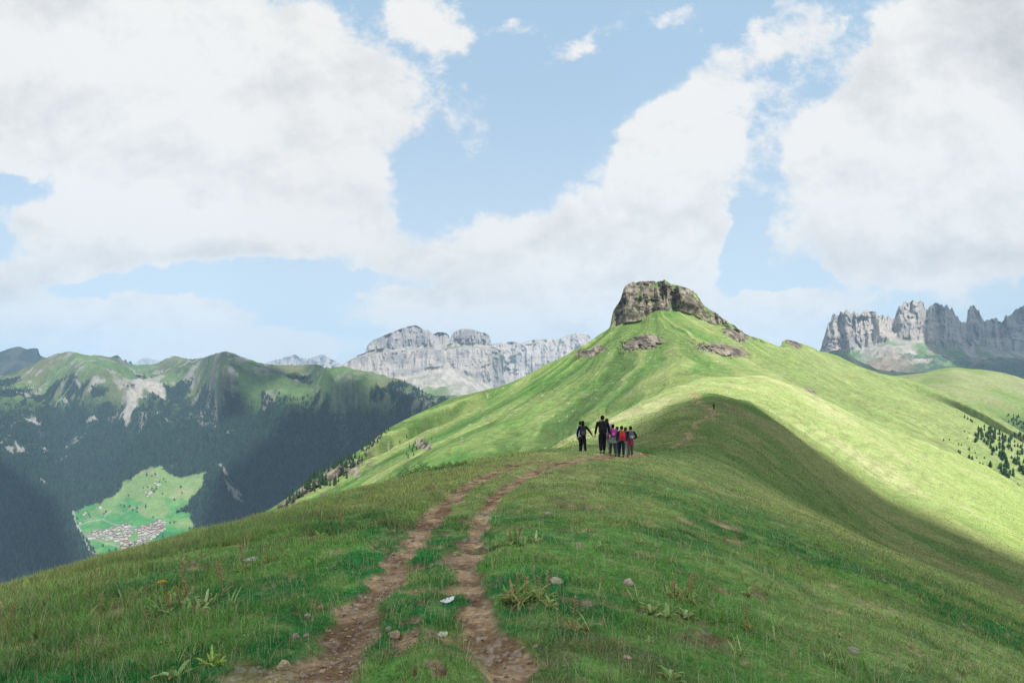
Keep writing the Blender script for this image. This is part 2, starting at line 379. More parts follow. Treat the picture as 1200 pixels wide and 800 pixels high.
mid = cv((150, 760), (300, 650), (400, 590), (500, 527), (600, 490), (700, 447), (760, 418), (800, 408), (850, 416), (900, 433), (960, 447), (1000, 458), (1100, 496), (1200, 545), (1420, 680))
Dm = cv((150, 560), (300, 660), (500, 800), (600, 830), (700, 850), (800, 850), (900, 880), (1000, 1050), (1200, 1050), (1420, 900))
bs = cv((150, 900), (300, 720), (400, 660), (500, 590), (600, 575), (700, 560), (760, 500), (800, 474), (860, 466), (900, 470), (950, 490), (1030, 528), (1110, 565), (1200, 612), (1420, 740))
Db = cv((150, 400), (500, 430), (700, 430), (800, 500), (950, 520), (1100, 560), (1200, 600), (1420, 600))
def zz(py, D): return (HZ - py) / F * D
K_py = np.stack([bs(px), mid(px), cb_(px), (cb_(px)*.35+crest(px)*.65), crest(px)]); K_D = np.stack([Db(px), Dm(px), Dc(px)*.975, Dc(px)*.98, Dc(px)])
K_D[3] = np.where((px > 712) & (px < 912), K_D[2] + 7, K_D[3])
rows = np.concatenate([np.linspace(0, 1, 130, endpoint=False), np.linspace(1, 2, 230, endpoint=False), np.linspace(2, 3, 80, endpoint=False), np.linspace(3, 4, 60)])
Dg = pch(np.arange(5), K_D, rows); Zg = pch(np.arange(5), zz(K_py, K_D), rows)
# behind the crest: down the far side
back = np.linspace(0, 1, 40)[1:, None]; Dbk = Dg[-1] + back * 500; Zbk = Zg[-1] - back**1.3 * 330
R = np.concatenate([rows, 4 + back[:, 0]]); Dg = np.concatenate([Dg, Dbk]); Zg = np.concatenate([Zg, Zbk]); PXg = np.broadcast_to(px, Dg.shape)
Xg = (PXg-600)/F*Dg; PY = HZ - Zg/Dg*F
pkx, pky = 245., 1180.
ang = np.arctan2(Xg - pkx, -(Yp := Dg - pky)); rad = np.hypot(Xg - pkx, Yp)
cliff = sstep(712, 722, PXg) * sstep(912, 860, PXg) * sstep(1.94, 2.02, R[:, None] * np.ones_like(Dg)) * (R[:, None] < 4.2)
fade = sstep(40, 200, rad) * sstep(4.0, 3.0, R)[:, None] * sstep(0, .3, R)[:, None]
fade2 = np.where(R[:, None] > 1.9, 1 - sstep(1.9, 2.1, R)[:, None] * .8, 1)
rib = fbm0(ang * 11 + fbm(Xg/160, Dg/160, 44, 4) * 2.6, rad / 500., 40, 5, .6)
rib2 = ridged(ang * 7 + fbm(Xg/200, Dg/200, 47, 3), rad / 700., 46, 3)
Zg = Zg + (rib - .5) * 15 * fade * fade2 * (.35 + fbm(Xg/180, Dg/180, 41, 3)) + (rib2 - .6) * 18 * fade * fade2 * sstep(760, 600, PXg)
spur = ridged((Xg*.45 + Dg*.89)/230., (Xg*.89 - Dg*.45)/900., 49, 3)
Zg = Zg + (spur - .6) * 34 * fade * fade2 * sstep(930, 1020, PXg)
Zg = Zg + (fbm(Xg/25, Dg/25, 48, 4) - .5) * 2.4 * fade
# crown: blocky vertical buttresses and ledges
def blocky(a, b, seed):
    return fbm0(a, b, seed, 5, .55)
bx_ = Xg/11. ; bz_ = Zg/16.
q1 = fbm0(Xg/22 + fbm(Xg/9, Zg/9, 66, 3)*.6, Zg/44 + fbm(Xg/12, Zg/6, 67, 2)*.4, 65, 2); q1 = (np.floor(q1*10) + np.clip((q1*10 % 1)*4, 0, 1))/10; but = blocky(bx_, bz_*.22, 61) ; led = fbm0(Xg/90, Zg/6., 62, 3)
push = .0 + ((q1 - .5) * 60 + (but - .5) * 26 + (ridged(Xg/30, Zg/160, 63, 4) - .55) * 40 + (led - .5) * 4) * cliff
push = np.clip(push, -22, 16) * (.45 + .55*sstep(2.0, 2.6, R)[:, None]); Dg2 = Dg - push
Xg = Xg * Dg2 / Dg; Dg = Dg2
Zg = Zg + (fbm(Xg/5, Zg/5, 64, 3) - .5) * 3.0 * cliff
# lower outcrops
rock = cliff.copy()
def outcrop(cx, cy, rx, ry, rot, am, seed, thr=.48):
    global Dg, Xg, rock
    c, s = math.cos(rot), math.sin(rot)
    a = ((PXg-cx)*c + (PY-cy)*s)/rx; b = (-(PXg-cx)*s + (PY-cy)*c)/ry
    g = np.exp(-(a*a)**1.5 - (b*b)**1.5) * sstep(thr-.12, thr+.06, fbm(PXg/7, PY/3.2, seed, 5) + .25*np.exp(-a*a-b*b)) * (R[:, None] < 3.9) * (R[:, None] > .05)
    st = g * sstep(ry*1.3, -ry*.5, (PY-cy))
    p = am * g * (.6 + .8*fbm0(PXg/4, PY/7, seed+5, 4))
    n = Dg - p; Xg = Xg * n / Dg; Dg = n; rock = np.maximum(rock, np.clip(g*1.6, 0, 1))
outcrop(752, 402, 25, 9, -.12, 20, 111, .50); outcrop(694, 412, 18, 5, -.25, 16, 112, .42); outcrop(846, 410, 32, 7, .16, 20, 113, .50); outcrop(862, 391, 16, 8, .6, 18, 114)
outcrop(948, 456, 9, 4, .5, 6, 115, .5); outcrop(930, 402, 10, 4, .3, 3, 116, .45)
outcrop(497, 521, 9, 5, .3, 1, 119, .55)
for i, (a, b, c, d) in enumerate([(352, 572, 24, 12), (385, 560, 26, 9), (412, 548, 14, 10), (436, 514, 8, 6), (330, 586, 9, 14)]): outcrop(a, b, c, d, -.55, 9, 130+i, .50)
# colour
gn = fbm(Xg/70, Dg/70, 71, 5); lush = (.085, .18, .042)
Cm = mixc(lush, (.13, .20, .060), sstep(.36, .64, gn))
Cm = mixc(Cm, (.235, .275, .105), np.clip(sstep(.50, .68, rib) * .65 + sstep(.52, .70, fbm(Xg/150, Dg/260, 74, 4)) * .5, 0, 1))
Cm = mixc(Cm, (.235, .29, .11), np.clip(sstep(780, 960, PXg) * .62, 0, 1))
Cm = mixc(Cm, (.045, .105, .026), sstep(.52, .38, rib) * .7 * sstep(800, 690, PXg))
brush = sstep(.60, .72, fbm(Xg/30, Dg/22, 75, 5)) * sstep(870, 1000, PXg) * .5
Cm = mixc(Cm, (.16, .17, .07), brush)
spk = sstep(.76, .82, fbm(Xg/5, Dg/8, 86, 3)) * sstep(.5, .65, fbm(Xg/70, Dg/90, 87, 3)); Cm = mixc(Cm, (.34, .32, .28), spk*.7)
ter = sstep(.2, .95, np.sin(Zg*1.5 + fbm(Xg/45, Dg/45, 88, 3)*16)) * sstep(.42, .62, fbm(Xg/90, Dg/90, 89, 3)); Cm = Cm * (1 - .17*ter)[..., None]
Cm = mixc(Cm, (.11, .12, .055), sstep(.66, .74, fbm(Xg/9, Dg/9, 92, 4))*.45)
rk = mixc((.080, .070, .056), (.25, .222, .18), sstep(.3, .7, fbm0(Xg/7, Zg/4, 77, 5)))
rk = mixc(rk, (.15, .12, .09), sstep(.5, .7, fbm(Xg/30, Zg/12, 78, 4)) * .6)
ck = ridged(Xg/5, Zg/15, 85, 4, .6); rk = mixc(rk, (.03, .027, .024), sstep(.70, .82, ck)*.8)  # dark crack lines: the shade of clefts put into the rock colour
# grassy ledges on the crown: where the surface lies flat enough
dzr = np.gradient(Zg, axis=0); ddr = np.gradient(Dg, axis=0); slope = np.arctan2(dzr, np.abs(ddr) + 1e-6)
ledge = sstep(.95, .60, np.abs(slope)) * sstep(.40, .56, fbm(Xg/22, Zg/16, 79, 4))
rmask = np.clip(rock * sstep(.25, .6, rock + (fbm(Xg/6, Zg/6, 80, 4)-.5)*.5) * (1 - ledge*cliff), 0, 1)
scr = np.clip(sstep(.62, .72, fbm(Xg/16, Dg/30, 82, 5)) * sstep(470, 400, PXg) * .9, 0, 1)
rmask = np.maximum(rmask, scr)
Cm = Cm*(1-rmask[..., None]) + rk*rmask[..., None]
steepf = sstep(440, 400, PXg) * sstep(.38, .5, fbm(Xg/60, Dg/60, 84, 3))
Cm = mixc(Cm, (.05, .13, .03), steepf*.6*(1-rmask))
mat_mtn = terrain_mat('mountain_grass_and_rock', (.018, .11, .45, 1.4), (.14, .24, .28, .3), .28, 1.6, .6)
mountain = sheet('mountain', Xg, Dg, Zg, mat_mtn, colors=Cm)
MX, MY, MZ, MPX = Xg, Dg, Zg, PXg

# ---- generic loft between curves
def loft(px, curves, counts):
    py = np.stack([c[0](px) for c in curves]); D = np.stack([c[1](px) if callable(c[1]) else np.full_like(px, c[1]) for c in curves])
    rows = np.concatenate([np.linspace(i, i+1, n, endpoint=False) for i, n in enumerate(counts)] + [[len(counts)]])
    return rows, pch(np.arange(len(curves)), D, rows), pch(np.arange(len(curves)), zz(py, D), rows)
def add_back(Dg, Zg, dist, drop, n=12):
    b = np.linspace(0, 1, n)[1:, None]
    return np.concatenate([Dg, Dg[-1] + b*dist]), np.concatenate([Zg, Zg[-1] - b**1.2*drop])

# ---- rounded green hill on the right, behind
px = np.linspace(960, 1460, 260)
r, Dg, Zg = loft(px, [(lin((960, 560), (1460, 700)), 1250), (lin((960, 500), (1200, 520), (1460, 600)), 1650), (cv((960, 446), (1040, 441), (1075, 438), (1095, 433), (1117, 430), (1140, 432), (1170, 436), (1200, 444), (1300, 474), (1460, 530)), 2350)], [60, 130])
n0 = len(r); Dg, Zg = add_back(Dg, Zg, 700, 260); Xg = (px-600)/F*Dg; XX = Xg
sp = ridged((XX*.55 + Dg*.83)/330., (XX*.83-Dg*.55)/1500., 150, 3); Zg = Zg + (sp-.62)*85*np.concatenate([sstep(2, 1.5, r), np.zeros(11)])[:, None] + (fbm(XX/60, Dg/60, 151, 4)-.5)*7
Ch = mixc((.15, .215, .07), (.22, .25, .115), sstep(.35, .62, fbm(XX/170, Dg/170, 152, 5)))
Ch = mixc(Ch, (.22, .20, .11), sstep(.55, .7, fbm(XX/60, Dg/60, 153, 4))*.4)
fm = sstep(.0, 60, XX - (1160-600)/F*Dg + (fbm(XX/80, Dg/80, 154, 4)-.5)*220) * sstep(1950, 1700, Dg)
Ch = mixc(Ch, (.03, .07, .025), fm)
sheet('hill', XX, Dg, Zg, mat_mtn, colors=Ch); HX, HY, HZ_, HF = XX, Dg, Zg, fm
# =================================================================== far country
mat_far = terrain_mat('far_slopes', (.004, .02, .09), (.12, .22, .28), .02, 14., .6)
mat_dolo = terrain_mat('pale_rock_walls', (.003, .012, .05), (.06, .14, .16), .02, 22., .45)

# ---- valley side with forest, village meadow and the long green crest on the left
px = np.linspace(-260, 640, 720)
cr = cv((-260, 430), (-60, 446), (0, 441), (30, 431), (50, 421), (65, 415), (75, 413), (85, 412), (95, 415), (118, 417), (140, 421), (165, 428), (185, 425), (195, 420), (207, 417), (222, 421), (235, 420), (248, 416), (262, 412), (275, 415), (290, 420), (305, 426), (340, 428), (370, 427), (385, 431), (405, 430), (420, 434), (440, 437), (455, 442), (470, 446), (500, 461), (520, 466), (545, 476), (640, 515))
curves = [
 (cv((-260, 1020), (60, 860), (200, 800), (350, 745), (640, 700)), cv((-260, 1900), (300, 2300), (640, 2700))),
 (cv((-260, 800), (0, 690), (90, 668), (160, 668), (240, 668), (350, 660), (640, 640)), cv((-260, 3000), (160, 3500), (350, 3600), (640, 3600))),
 (cv((-260, 700), (0, 606), (90, 590), (130, 575), (190, 550), (240, 556), (350, 580), (640, 585)), cv((-260, 4300), (190, 4500), (350, 4200), (640, 4000))),
 (cv((-260, 560), (0, 520), (200, 500), (300, 492), (400, 490), (500, 510), (640, 560)), cv((-260, 5300), (200, 5200), (350, 4800), (640, 4200))),
 (cv((-260, 480), (0, 464), (200, 452), (300, 450), (400, 448), (500, 472), (640, 525)), cv((-260, 6000), (60, 5900), (110, 5600), (170, 6400), (220, 6100), (268, 4850), (310, 5050), (350, 5350), (405, 4600), (460, 4700), (540, 4450), (640, 4400))),
 (cr, cv((-260, 7000), (60, 6400), (110, 6200), (160, 7400), (215, 7000), (265, 5300), (310, 5500), (350, 5900), (405, 4900), (450, 5000), (540, 4600), (640, 4500)))]
r, Dg, Zg = loft(px, curves, [40, 110, 120, 100, 110])
rr = r[:, None]*np.ones_like(Dg); Xg = (px-600)/F*Dg; PXg = np.broadcast_to(px, Dg.shape)
PY0 = HZ - Zg/Dg*F
POLY = [(84, 604), (94, 597), (108, 592), (122, 586), (135, 580), (148, 566), (163, 556), (176, 549), (190, 547), (200, 556), (212, 561), (226, 556), (240, 553), (240, 566), (232, 576), (222, 588), (206, 600), (222, 600), (226, 612), (224, 634), (190, 660), (150, 664), (122, 652), (106, 640), (92, 622)]
inm = poly_sd(PXg + (fbm(PXg/7, PY0/5, 201, 4)-.5)*9, PY0 + (fbm(PXg/7, PY0/5, 202, 4)-.5)*7, POLY)
flat = sstep(-18, 4, inm)
am = np.clip(np.minimum(rr*1.2, (5-rr)*1.1), 0, 1) * (1-flat)
dirx = (Xg*.75 + Dg*.66); diry = (-Xg*.66 + Dg*.75)
rdg = ridged(dirx/900., diry/1900., 210, 5, .5)
Zg = Zg + (rdg-.62)*560*am + (fbm(Xg/260, Dg/260, 212, 5)-.5)*95*am + (ridged(Xg/150, Dg/150, 214, 4)-.5)*60*np.clip(am+.15, 0, 1)*(1-flat)*(rr < 4.97)
# crags on the crest
Zg = Zg + (ridged(Xg/60, Dg/900, 216, 3)-.5)*20*sstep(4.8, 5, rr)
PY1 = HZ - Zg/Dg*F
Dg0 = Dg.copy()
# forest / meadow / rock from height (with noise), slope-free masks
zn = Zg + (fbm(Xg/420, Dg/420, 220, 5)-.5)*420
fo = sstep(-20, -75, zn + 40*sstep(300, 420, PXg)) * (PXg < 2000)
holes = sstep(.53, .60, fbm(Xg/120, Dg/170, 222, 6, .6)) * sstep(-380, -130, Zg)
holes = np.maximum(holes, sstep(.50, .57, fbm(Xg/130, Dg/150, 224, 6, .6)) * sstep(-330, -170, Zg) * sstep(300, 380, PXg))
fo = fo * (1-holes) * (1-sstep(-1.5, 1.0, inm))
gc = mixc((.055, .088, .035), (.115, .13, .062), sstep(.35, .65, fbm(Xg/300, Dg/300, 226, 5)))
gc = mixc(gc, (.085, .155, .05), sstep(.5, .65, fbm(Xg/500, Dg/500, 228, 3))*.7)
crag = sstep(.62, .71, fbm(Xg/110, Dg/110, 230, 6, .6) + .05*sstep(-300, -80, Zg)) * sstep(-560, -160, Zg) * .9
crag = np.maximum(crag, sstep(.71, .75, fbm(Xg/90, Dg/160, 232, 5))*.8*sstep(-800, -500, Zg)*(1-flat))
Cf = mixc(gc, FOREST, fo)
Cf = mixc(Cf, (.22, .21, .19), crag * sstep(340, 280, PXg) + crag*.4*sstep(280, 340, PXg))
# scree scar under the middle saddle
scar, _ = seg_dist(PXg + (fbm(PXg/6, PY0/5, 236, 4)-.5)*16, PY0 + (fbm(PXg/6, PY0/5, 237, 4)-.5)*8, [(186, 474, 0), (170, 470, 0), (158, 480, 0), (150, 492, 0)])
scar = sstep(9, 4, scar); Cf = mixc(Cf, (.30, .28, .25), scar*.85); fo = fo*(1-scar)
for (cx, cy, s_) in ((35, 500, 6), (42, 502, 4), (52, 526, 3), (12, 548, 5), (24, 545, 6), (32, 538, 3), (52, 562, 4), (76, 482, 4), (108, 492, 5), (275, 580, 9), (262, 568, 5), (90, 462, 4), (30, 472, 6)):
    b = sstep(1.0, .35, np.hypot((PXg-cx)/(s_*1.5), (PY0-cy)/(s_*.7)) + (fbm(PXg/3, PY0/2, int(cx*7), 3)-.5)*1.1); Cf = mixc(Cf, (.25, .24, .21), b*.85); fo = fo*(1-b)
# village meadow
m = sstep(-.6, .6, inm)
mg = mixc((.05, .20, .055), (.14, .22, .08), sstep(.30, .62, fbm(PXg/22+3, PY0/12, 240, 3) + .45*sstep(606, 570, PY0) - .1))
mg = mixc(mg, (.20, .205, .11), sstep(.58, .68, fbm(PXg/12, PY0/7, 242, 4))*.6*sstep(615, 595, PY0))
brt = sstep(5, 1, np.abs(PY0-640) - 14) * sstep(172, 186, PXg)
mg = mixc(mg, (.025, .14, .045), brt)
Cf = Cf*(1-m[..., None]) + mg*m[..., None]
roads = [[(86, 600), (88, 612), (95, 622), (99, 634), (106, 644), (118, 652)], [(89, 617), (103, 611), (120, 608), (131, 613), (142, 616), (160, 617)], [(122, 607), (124, 602), (130, 598)], [(137, 650), (160, 650), (178, 649), (182, 645)], [(160, 635), (172, 630), (186, 620), (194, 612)], [(95, 628), (110, 630), (122, 636), (140, 640)]]
for i, P in enumerate(roads):
    d, _ = seg_dist(PXg, PY0, [(a, b, 0) for a, b in P]); rmk = sstep(1.5 if i == 0 else .8, .4 if i == 0 else .2, d); Cf = mixc(Cf, (.27, .26, .24) if i else (.34, .33, .31), rmk*.85); fo = fo*(1-rmk)
town = np.zeros_like(PY0)
TOWN = [[(104, 624), (150, 613), (158, 618), (150, 638), (122, 632), (104, 632)], [(158, 620), (186, 610), (195, 613), (190, 622), (176, 632), (164, 632)], [(150, 636), (168, 632), (182, 644), (180, 650), (150, 650)], [(138, 644), (150, 640), (156, 648), (142, 650)]]
for P in TOWN: town = np.maximum(town, sstep(-1.5, 1.5, poly_sd(PXg, PY0, P)))
Cf = mixc(Cf, (.17, .19, .15), town*.6)
Dg, Zg = add_back(Dg, Zg, 2200, 900); Xg = (px-600)/F*Dg
Cf = np.concatenate([Cf, np.repeat(Cf[-1:], 11, 0)])
sheet('valley', Xg, Dg, Zg, mat_far, colors=Cf)
nV = PY0.shape[0]; VX, VY, VZ, VF, VPX, VPY0 = Xg[:nV], Dg[:nV], Zg[:nV], fo, PXg, PY0

def simple(name, x0, x1, n, curves, counts, mat, col, noise=None, back=(900, 500)):
    px = np.linspace(x0, x1, n); r, Dg, Zg = loft(px, curves, counts); rr = r[:, None]*np.ones_like(Dg)
    PXg = np.broadcast_to(px, Dg.shape)
    if noise: Dg, Zg = noise(PXg, rr, Dg, Zg)
    C = col(PXg, rr, (PXg-600)/F*Dg, Dg, Zg)
    Dg, Zg = add_back(Dg, Zg, *back); C = np.concatenate([C, np.repeat(C[-1:], 11, 0)])
    return sheet(name, (px-600)/F*Dg, Dg, Zg, mat, colors=C)

# wooded mountain at far left, with its notch; shade put into its dark colour
def nz(P, r, D, Z): X = (P-600)/F*D; return D, Z + (ridged(X/420, D/500, 301, 5)-.55)*150*sstep(1.95, 1.2, r)*sstep(0, .4, r)
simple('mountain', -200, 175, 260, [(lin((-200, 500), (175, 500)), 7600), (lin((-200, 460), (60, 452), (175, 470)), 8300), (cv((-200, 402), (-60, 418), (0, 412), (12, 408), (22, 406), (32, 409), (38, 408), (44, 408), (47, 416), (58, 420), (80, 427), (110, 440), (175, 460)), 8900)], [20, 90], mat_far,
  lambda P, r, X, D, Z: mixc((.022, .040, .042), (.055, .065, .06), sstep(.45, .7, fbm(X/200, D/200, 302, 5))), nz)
# crag behind the green crest, with shade put into its dark colour
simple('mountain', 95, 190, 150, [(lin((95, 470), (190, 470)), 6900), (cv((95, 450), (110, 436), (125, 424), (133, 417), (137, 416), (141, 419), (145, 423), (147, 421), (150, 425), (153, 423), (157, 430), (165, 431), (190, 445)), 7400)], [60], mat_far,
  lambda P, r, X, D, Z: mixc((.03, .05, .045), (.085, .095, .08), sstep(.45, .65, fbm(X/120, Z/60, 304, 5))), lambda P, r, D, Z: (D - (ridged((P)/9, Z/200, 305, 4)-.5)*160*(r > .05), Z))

# ---- pale table mountains (stepped rock walls above scree and meadow)
def dolo(name, x0, x1, n, foot, meadow, wall, crestc, seed, dist, colf, rib=1.0, tiers=True, cnt=(30, 70, 110), back=(1500, 1300), ww=7.):
    px = np.linspace(x0, x1, n)
    curves = [foot, meadow, wall, crestc]
    r, Dg, Zg = loft(px, curves, cnt); rr = r[:, None]*np.ones_like(Dg); PXg = np.broadcast_to(px, Dg.shape); X0 = (PXg-600)/F*dist
    q = dist/F
    up = sstep(1.9, 2.15, rr)*sstep(3.0, 2.94, rr)
    wv = fbm(X0/(14*q), Zg/(14*q), seed+9, 3)*.5; a = 1 - np.abs(2*fbm0(X0/(ww*2.6*q) + wv, Zg/(70*q), seed, 5, .6) - 1)*1.6; qq = fbm0(X0/(ww*2.2*q) + wv*.7, Zg/(30*q) + fbm(X0/(9*q), Zg/(5*q), seed+11, 2)*.5, seed+12, 3); qq = (np.floor(qq*9) + np.clip((qq*9 % 1)*3, 0, 1))/9; b = fbm0(X0/(ww*q), Zg/(46*q), seed+3, 5, .6)
    Dg = Dg - ((a-.6)*13*q*rib + (b-.5)*13*q*rib + (qq-.5)*26*q*rib)*up
    lo = (1-up)*sstep(0, .5, rr)*(rr < 2.9)
    Zg = Zg + ((ridged(X0/(30*q), Dg/(30*q), seed+6, 5)-.6)*11*q)*lo*sstep(2.2, 1.6, rr)*1.0
    if tiers: Zg = Zg + np.sin(Zg/q*1.35 + fbm(X0/(40*q), Dg/(40*q), seed+8, 3)*5)*.33*q*up*.8
    if not tiers: Zg = Zg + (fbm0(PXg/3.1, PXg*0, seed+14, 3) - .5)*11*q*sstep(2.3, 3, rr)
    C = colf(PXg, rr, X0, Dg, Zg, up, q)
    Dg, Zg = add_back(Dg, Zg, *back); C = np.concatenate([C, np.repeat(C[-1:], 11, 0)])
    return sheet(name, (px-600)/F*Dg, Dg, Zg, mat_dolo, colors=C)
def dcol(seed, wallc=(.315, .295, .275), dark=(.17, .17, .18), green=(.11, .16, .065), gline=1.25):
    def f(P, r, X, D, Z, up, q):
        n = fbm(X/(18*q), Z/(9*q), seed, 5); st = fbm0(X/(5*q), Z/(30*q), seed+1, 4)
        C = mixc(wallc, dark, sstep(.42, .66, n*.55+st*.45)*.8)
        sc = mixc((.34, .32, .29), (.24, .23, .205), sstep(.4, .6, fbm(X/(8*q), D/(8*q), seed+2, 5)))
        C = C*up[..., None] + sc*(1-up[..., None])
        g = sstep(gline+.35, gline-.25, r + (fbm(X/(22*q), D/(22*q), seed+4, 5)-.5)*1.7)
        gg = mixc(green, (.17, .18, .10), sstep(.4, .65, fbm(X/(15*q), D/(15*q), seed+5, 4)))
        C = C*(1-g[..., None]) + gg*g[..., None]
        d = sstep(.55, .45, r/gline*.5 + (fbm(X/(14*q), D/(14*q), seed+7, 5)-.5)*1.1)*(r < gline)
        return mixc(C, (.04, .075, .05), d*.85)
    return f
# lower storey of the broad massif
dolo('mountain', 360, 640, 420, (lin((360, 470), (640, 500)), 6500),
     (cv((360, 452), (430, 452), (470, 466), (520, 472), (640, 478)), 7400),
     (cv((360, 440), (400, 440), (440, 442), (480, 440), (505, 432), (530, 432), (560, 446), (585, 460), (600, 464), (640, 470)), 8300),
     (cv((360, 440), (395, 430), (405, 425), (415, 419), (425, 416), (433, 417), (445, 413), (480, 410), (520, 409), (545, 407), (570, 407), (582, 409), (585, 414), (587, 425), (590, 440), (594, 452), (600, 460), (640, 468)), 8700), 400, 8500, dcol(410), .8)
# upper storey
def upc(seed): return dcol(seed, wallc=(.27, .26, .255), dark=(.15, .155, .17))
dolo('mountain', 418, 536, 260, (lin((418, 430), (536, 430)), 8800), (lin((418, 418), (536, 418)), 8950),
     (cv((418, 417), (435, 411), (470, 408), (500, 405), (536, 402)), 9050),
     (cv((418, 417), (428, 413), (431, 404), (445, 395), (460, 389), (470, 385), (480, 382), (487, 381), (495, 385), (502, 387), (508, 391), (514, 389), (522, 390), (526, 393), (528, 402), (536, 410)), 9250), 430, 9100, upc(440), .8, ww=5, back=(1200, 700))
dolo('mountain', 524, 590, 200, (lin((524, 430), (590, 430)), 8700), (lin((524, 415), (590, 418)), 8760),
     (cv((524, 404), (545, 403), (560, 404), (580, 408), (590, 413)), 8800),
     (cv((524, 404), (527, 401), (530, 391), (536, 387), (543, 385), (550, 385), (560, 388), (568, 390), (574, 394), (576, 405), (582, 408), (590, 412)), 8950), 450, 8900, upc(460), .7, ww=4, back=(1000, 700))
# farther pale plateau
dolo('mountain', 560, 760, 300, (lin((560, 480), (760, 480)), 10500), (lin((560, 462), (760, 460)), 11200),
     (cv((560, 440), (610, 446), (640, 440), (680, 436), (760, 436)), 11700),
     (cv((560, 404), (583, 402), (600, 400), (612, 401), (625, 398), (640, 397), (652, 397), (662, 394), (672, 391), (680, 389), (688, 391), (693, 396), (700, 401), (720, 402), (760, 410)), 12300), 470, 12000, dcol(480, wallc=(.36, .335, .31), dark=(.24, .23, .23), green=(.08, .13, .07), gline=1.5), 1.0, ww=6)
# faint peaks
for (x0, x1, D, pts, sd_) in ((300, 410, 19000, ((300, 430), (315, 424), (328, 420), (340, 417), (345, 415), (352, 419), (360, 420), (368, 418), (378, 415), (385, 419), (392, 422), (400, 427), (410, 434)), 500),
                          (150, 300, 22000, ((150, 432), (160, 424), (170, 419), (180, 421), (200, 425), (230, 428), (260, 430), (300, 432)), 510)):
    dolo('mountain', x0, x1, 160, (lin((x0, 460), (x1, 460)), D*.9), (lin((x0, 450), (x1, 450)), D*.94), (lin((x0, 436), (x1, 436)), D*.98), (cv(*pts), D), sd_, D, dcol(sd_+3), 1.0, ww=6)

# ---- jagged towers on the right
jag = cv((900, 430), (955, 424), (962, 408), (966, 395), (971, 378), (976, 370), (984, 366), (990, 366), (998, 368), (1003, 364), (1008, 367), (1014, 362), (1022, 364), (1030, 367), (1038, 370), (1044, 372), (1049, 370), (1054, 358), (1060, 354), (1068, 352), (1076, 353), (1082, 355), (1084, 363), (1087, 364), (1090, 358), (1096, 355), (1104, 356), (1112, 359), (1118, 366), (1124, 374), (1129, 380), (1131, 381), (1133, 374), (1134, 361), (1139, 359), (1145, 362), (1150, 369), (1155, 376), (1159, 374), (1163, 372), (1168, 373), (1172, 379), (1176, 377), (1178, 371), (1184, 369), (1190, 363), (1200, 359), (1225, 352), (1260, 360), (1300, 350), (1400, 400))
jD = cv((900, 7400), (1040, 7300), (1085, 7450), (1092, 7350), (1130, 7800), (1160, 8300), (1200, 8900), (1400, 11000))
def jcol(P, r, X, D, Z, up, q):
    C = dcol(540, wallc=(.33, .30, .27), dark=(.17, .165, .165), green=(.085, .17, .06), gline=1.65)(P, r, X, D, Z, up, q)
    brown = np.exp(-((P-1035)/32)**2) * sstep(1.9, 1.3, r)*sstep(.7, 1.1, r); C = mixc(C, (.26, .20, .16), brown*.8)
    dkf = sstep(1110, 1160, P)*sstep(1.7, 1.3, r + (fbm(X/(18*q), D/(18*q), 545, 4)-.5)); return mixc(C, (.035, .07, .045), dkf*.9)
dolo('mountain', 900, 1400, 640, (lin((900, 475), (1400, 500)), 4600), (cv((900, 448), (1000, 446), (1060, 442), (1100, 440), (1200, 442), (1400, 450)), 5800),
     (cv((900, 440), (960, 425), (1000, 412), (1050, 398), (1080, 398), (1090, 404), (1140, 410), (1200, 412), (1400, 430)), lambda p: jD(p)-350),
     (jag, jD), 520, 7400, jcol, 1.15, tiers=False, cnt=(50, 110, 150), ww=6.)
# dark wooded knoll in front of the towers
simple('hill', 940, 1130, 160, [(lin((940, 460), (1130, 460)), 3500), (cv((940, 432), (958, 420), (968, 413), (982, 410), (992, 412), (1000, 419), (1015, 427), (1030, 433), (1060, 436), (1085, 437), (1130, 446)), 4000)], [50], mat_far,
  lambda P, r, X, D, Z: mixc((.028, .05, .038), (.06, .085, .06), sstep(.4, .7, fbm(X/60, D/60, 560, 5))), lambda P, r, D, Z: (D, Z + (ridged((P-600)/F*D/120, D/120, 561, 4)-.5)*40*(r < .95)))

# ---- air
me = bpy.data.meshes.new('haze'); 
x0, x1, y0, y1, z0, z1 = -16000, 16000, -3000, 26000, -2300, 1600
V = [(x, y, z) for z in (z0, z1) for y in (y0, y1) for x in (x0, x1)]
me.from_pydata(V, [], [(0, 2, 3, 1), (4, 5, 7, 6), (0, 1, 5, 4), (2, 6, 7, 3), (0, 4, 6, 2), (1, 3, 7, 5)]); me.update()
hz = link(bpy.data.objects.new('haze', me)); hz['kind'] = 'stuff'
mh = bpy.data.materials.new('haze'); mh.use_nodes = True; nt = mh.node_tree; nt.nodes.remove(nt.nodes['Principled BSDF'])
pv = nt.nodes.new('ShaderNodeVolumePrincipled'); pv.inputs['Density'].default_value = 3.4e-5; pv.inputs['Color'].default_value = (.48, .73, 1, 1); pv.inputs['Anisotropy'].default_value = 0.0
nt.links.new(pv.outputs[0], nt.nodes['Material Output'].inputs['Volume']); me.materials.append(mh)
scene.cycles.volume_bounces = 0; scene.cycles.use_denoising = True
scene.cycles.max_bounces = 6; scene.cycles.diffuse_bounces = 3

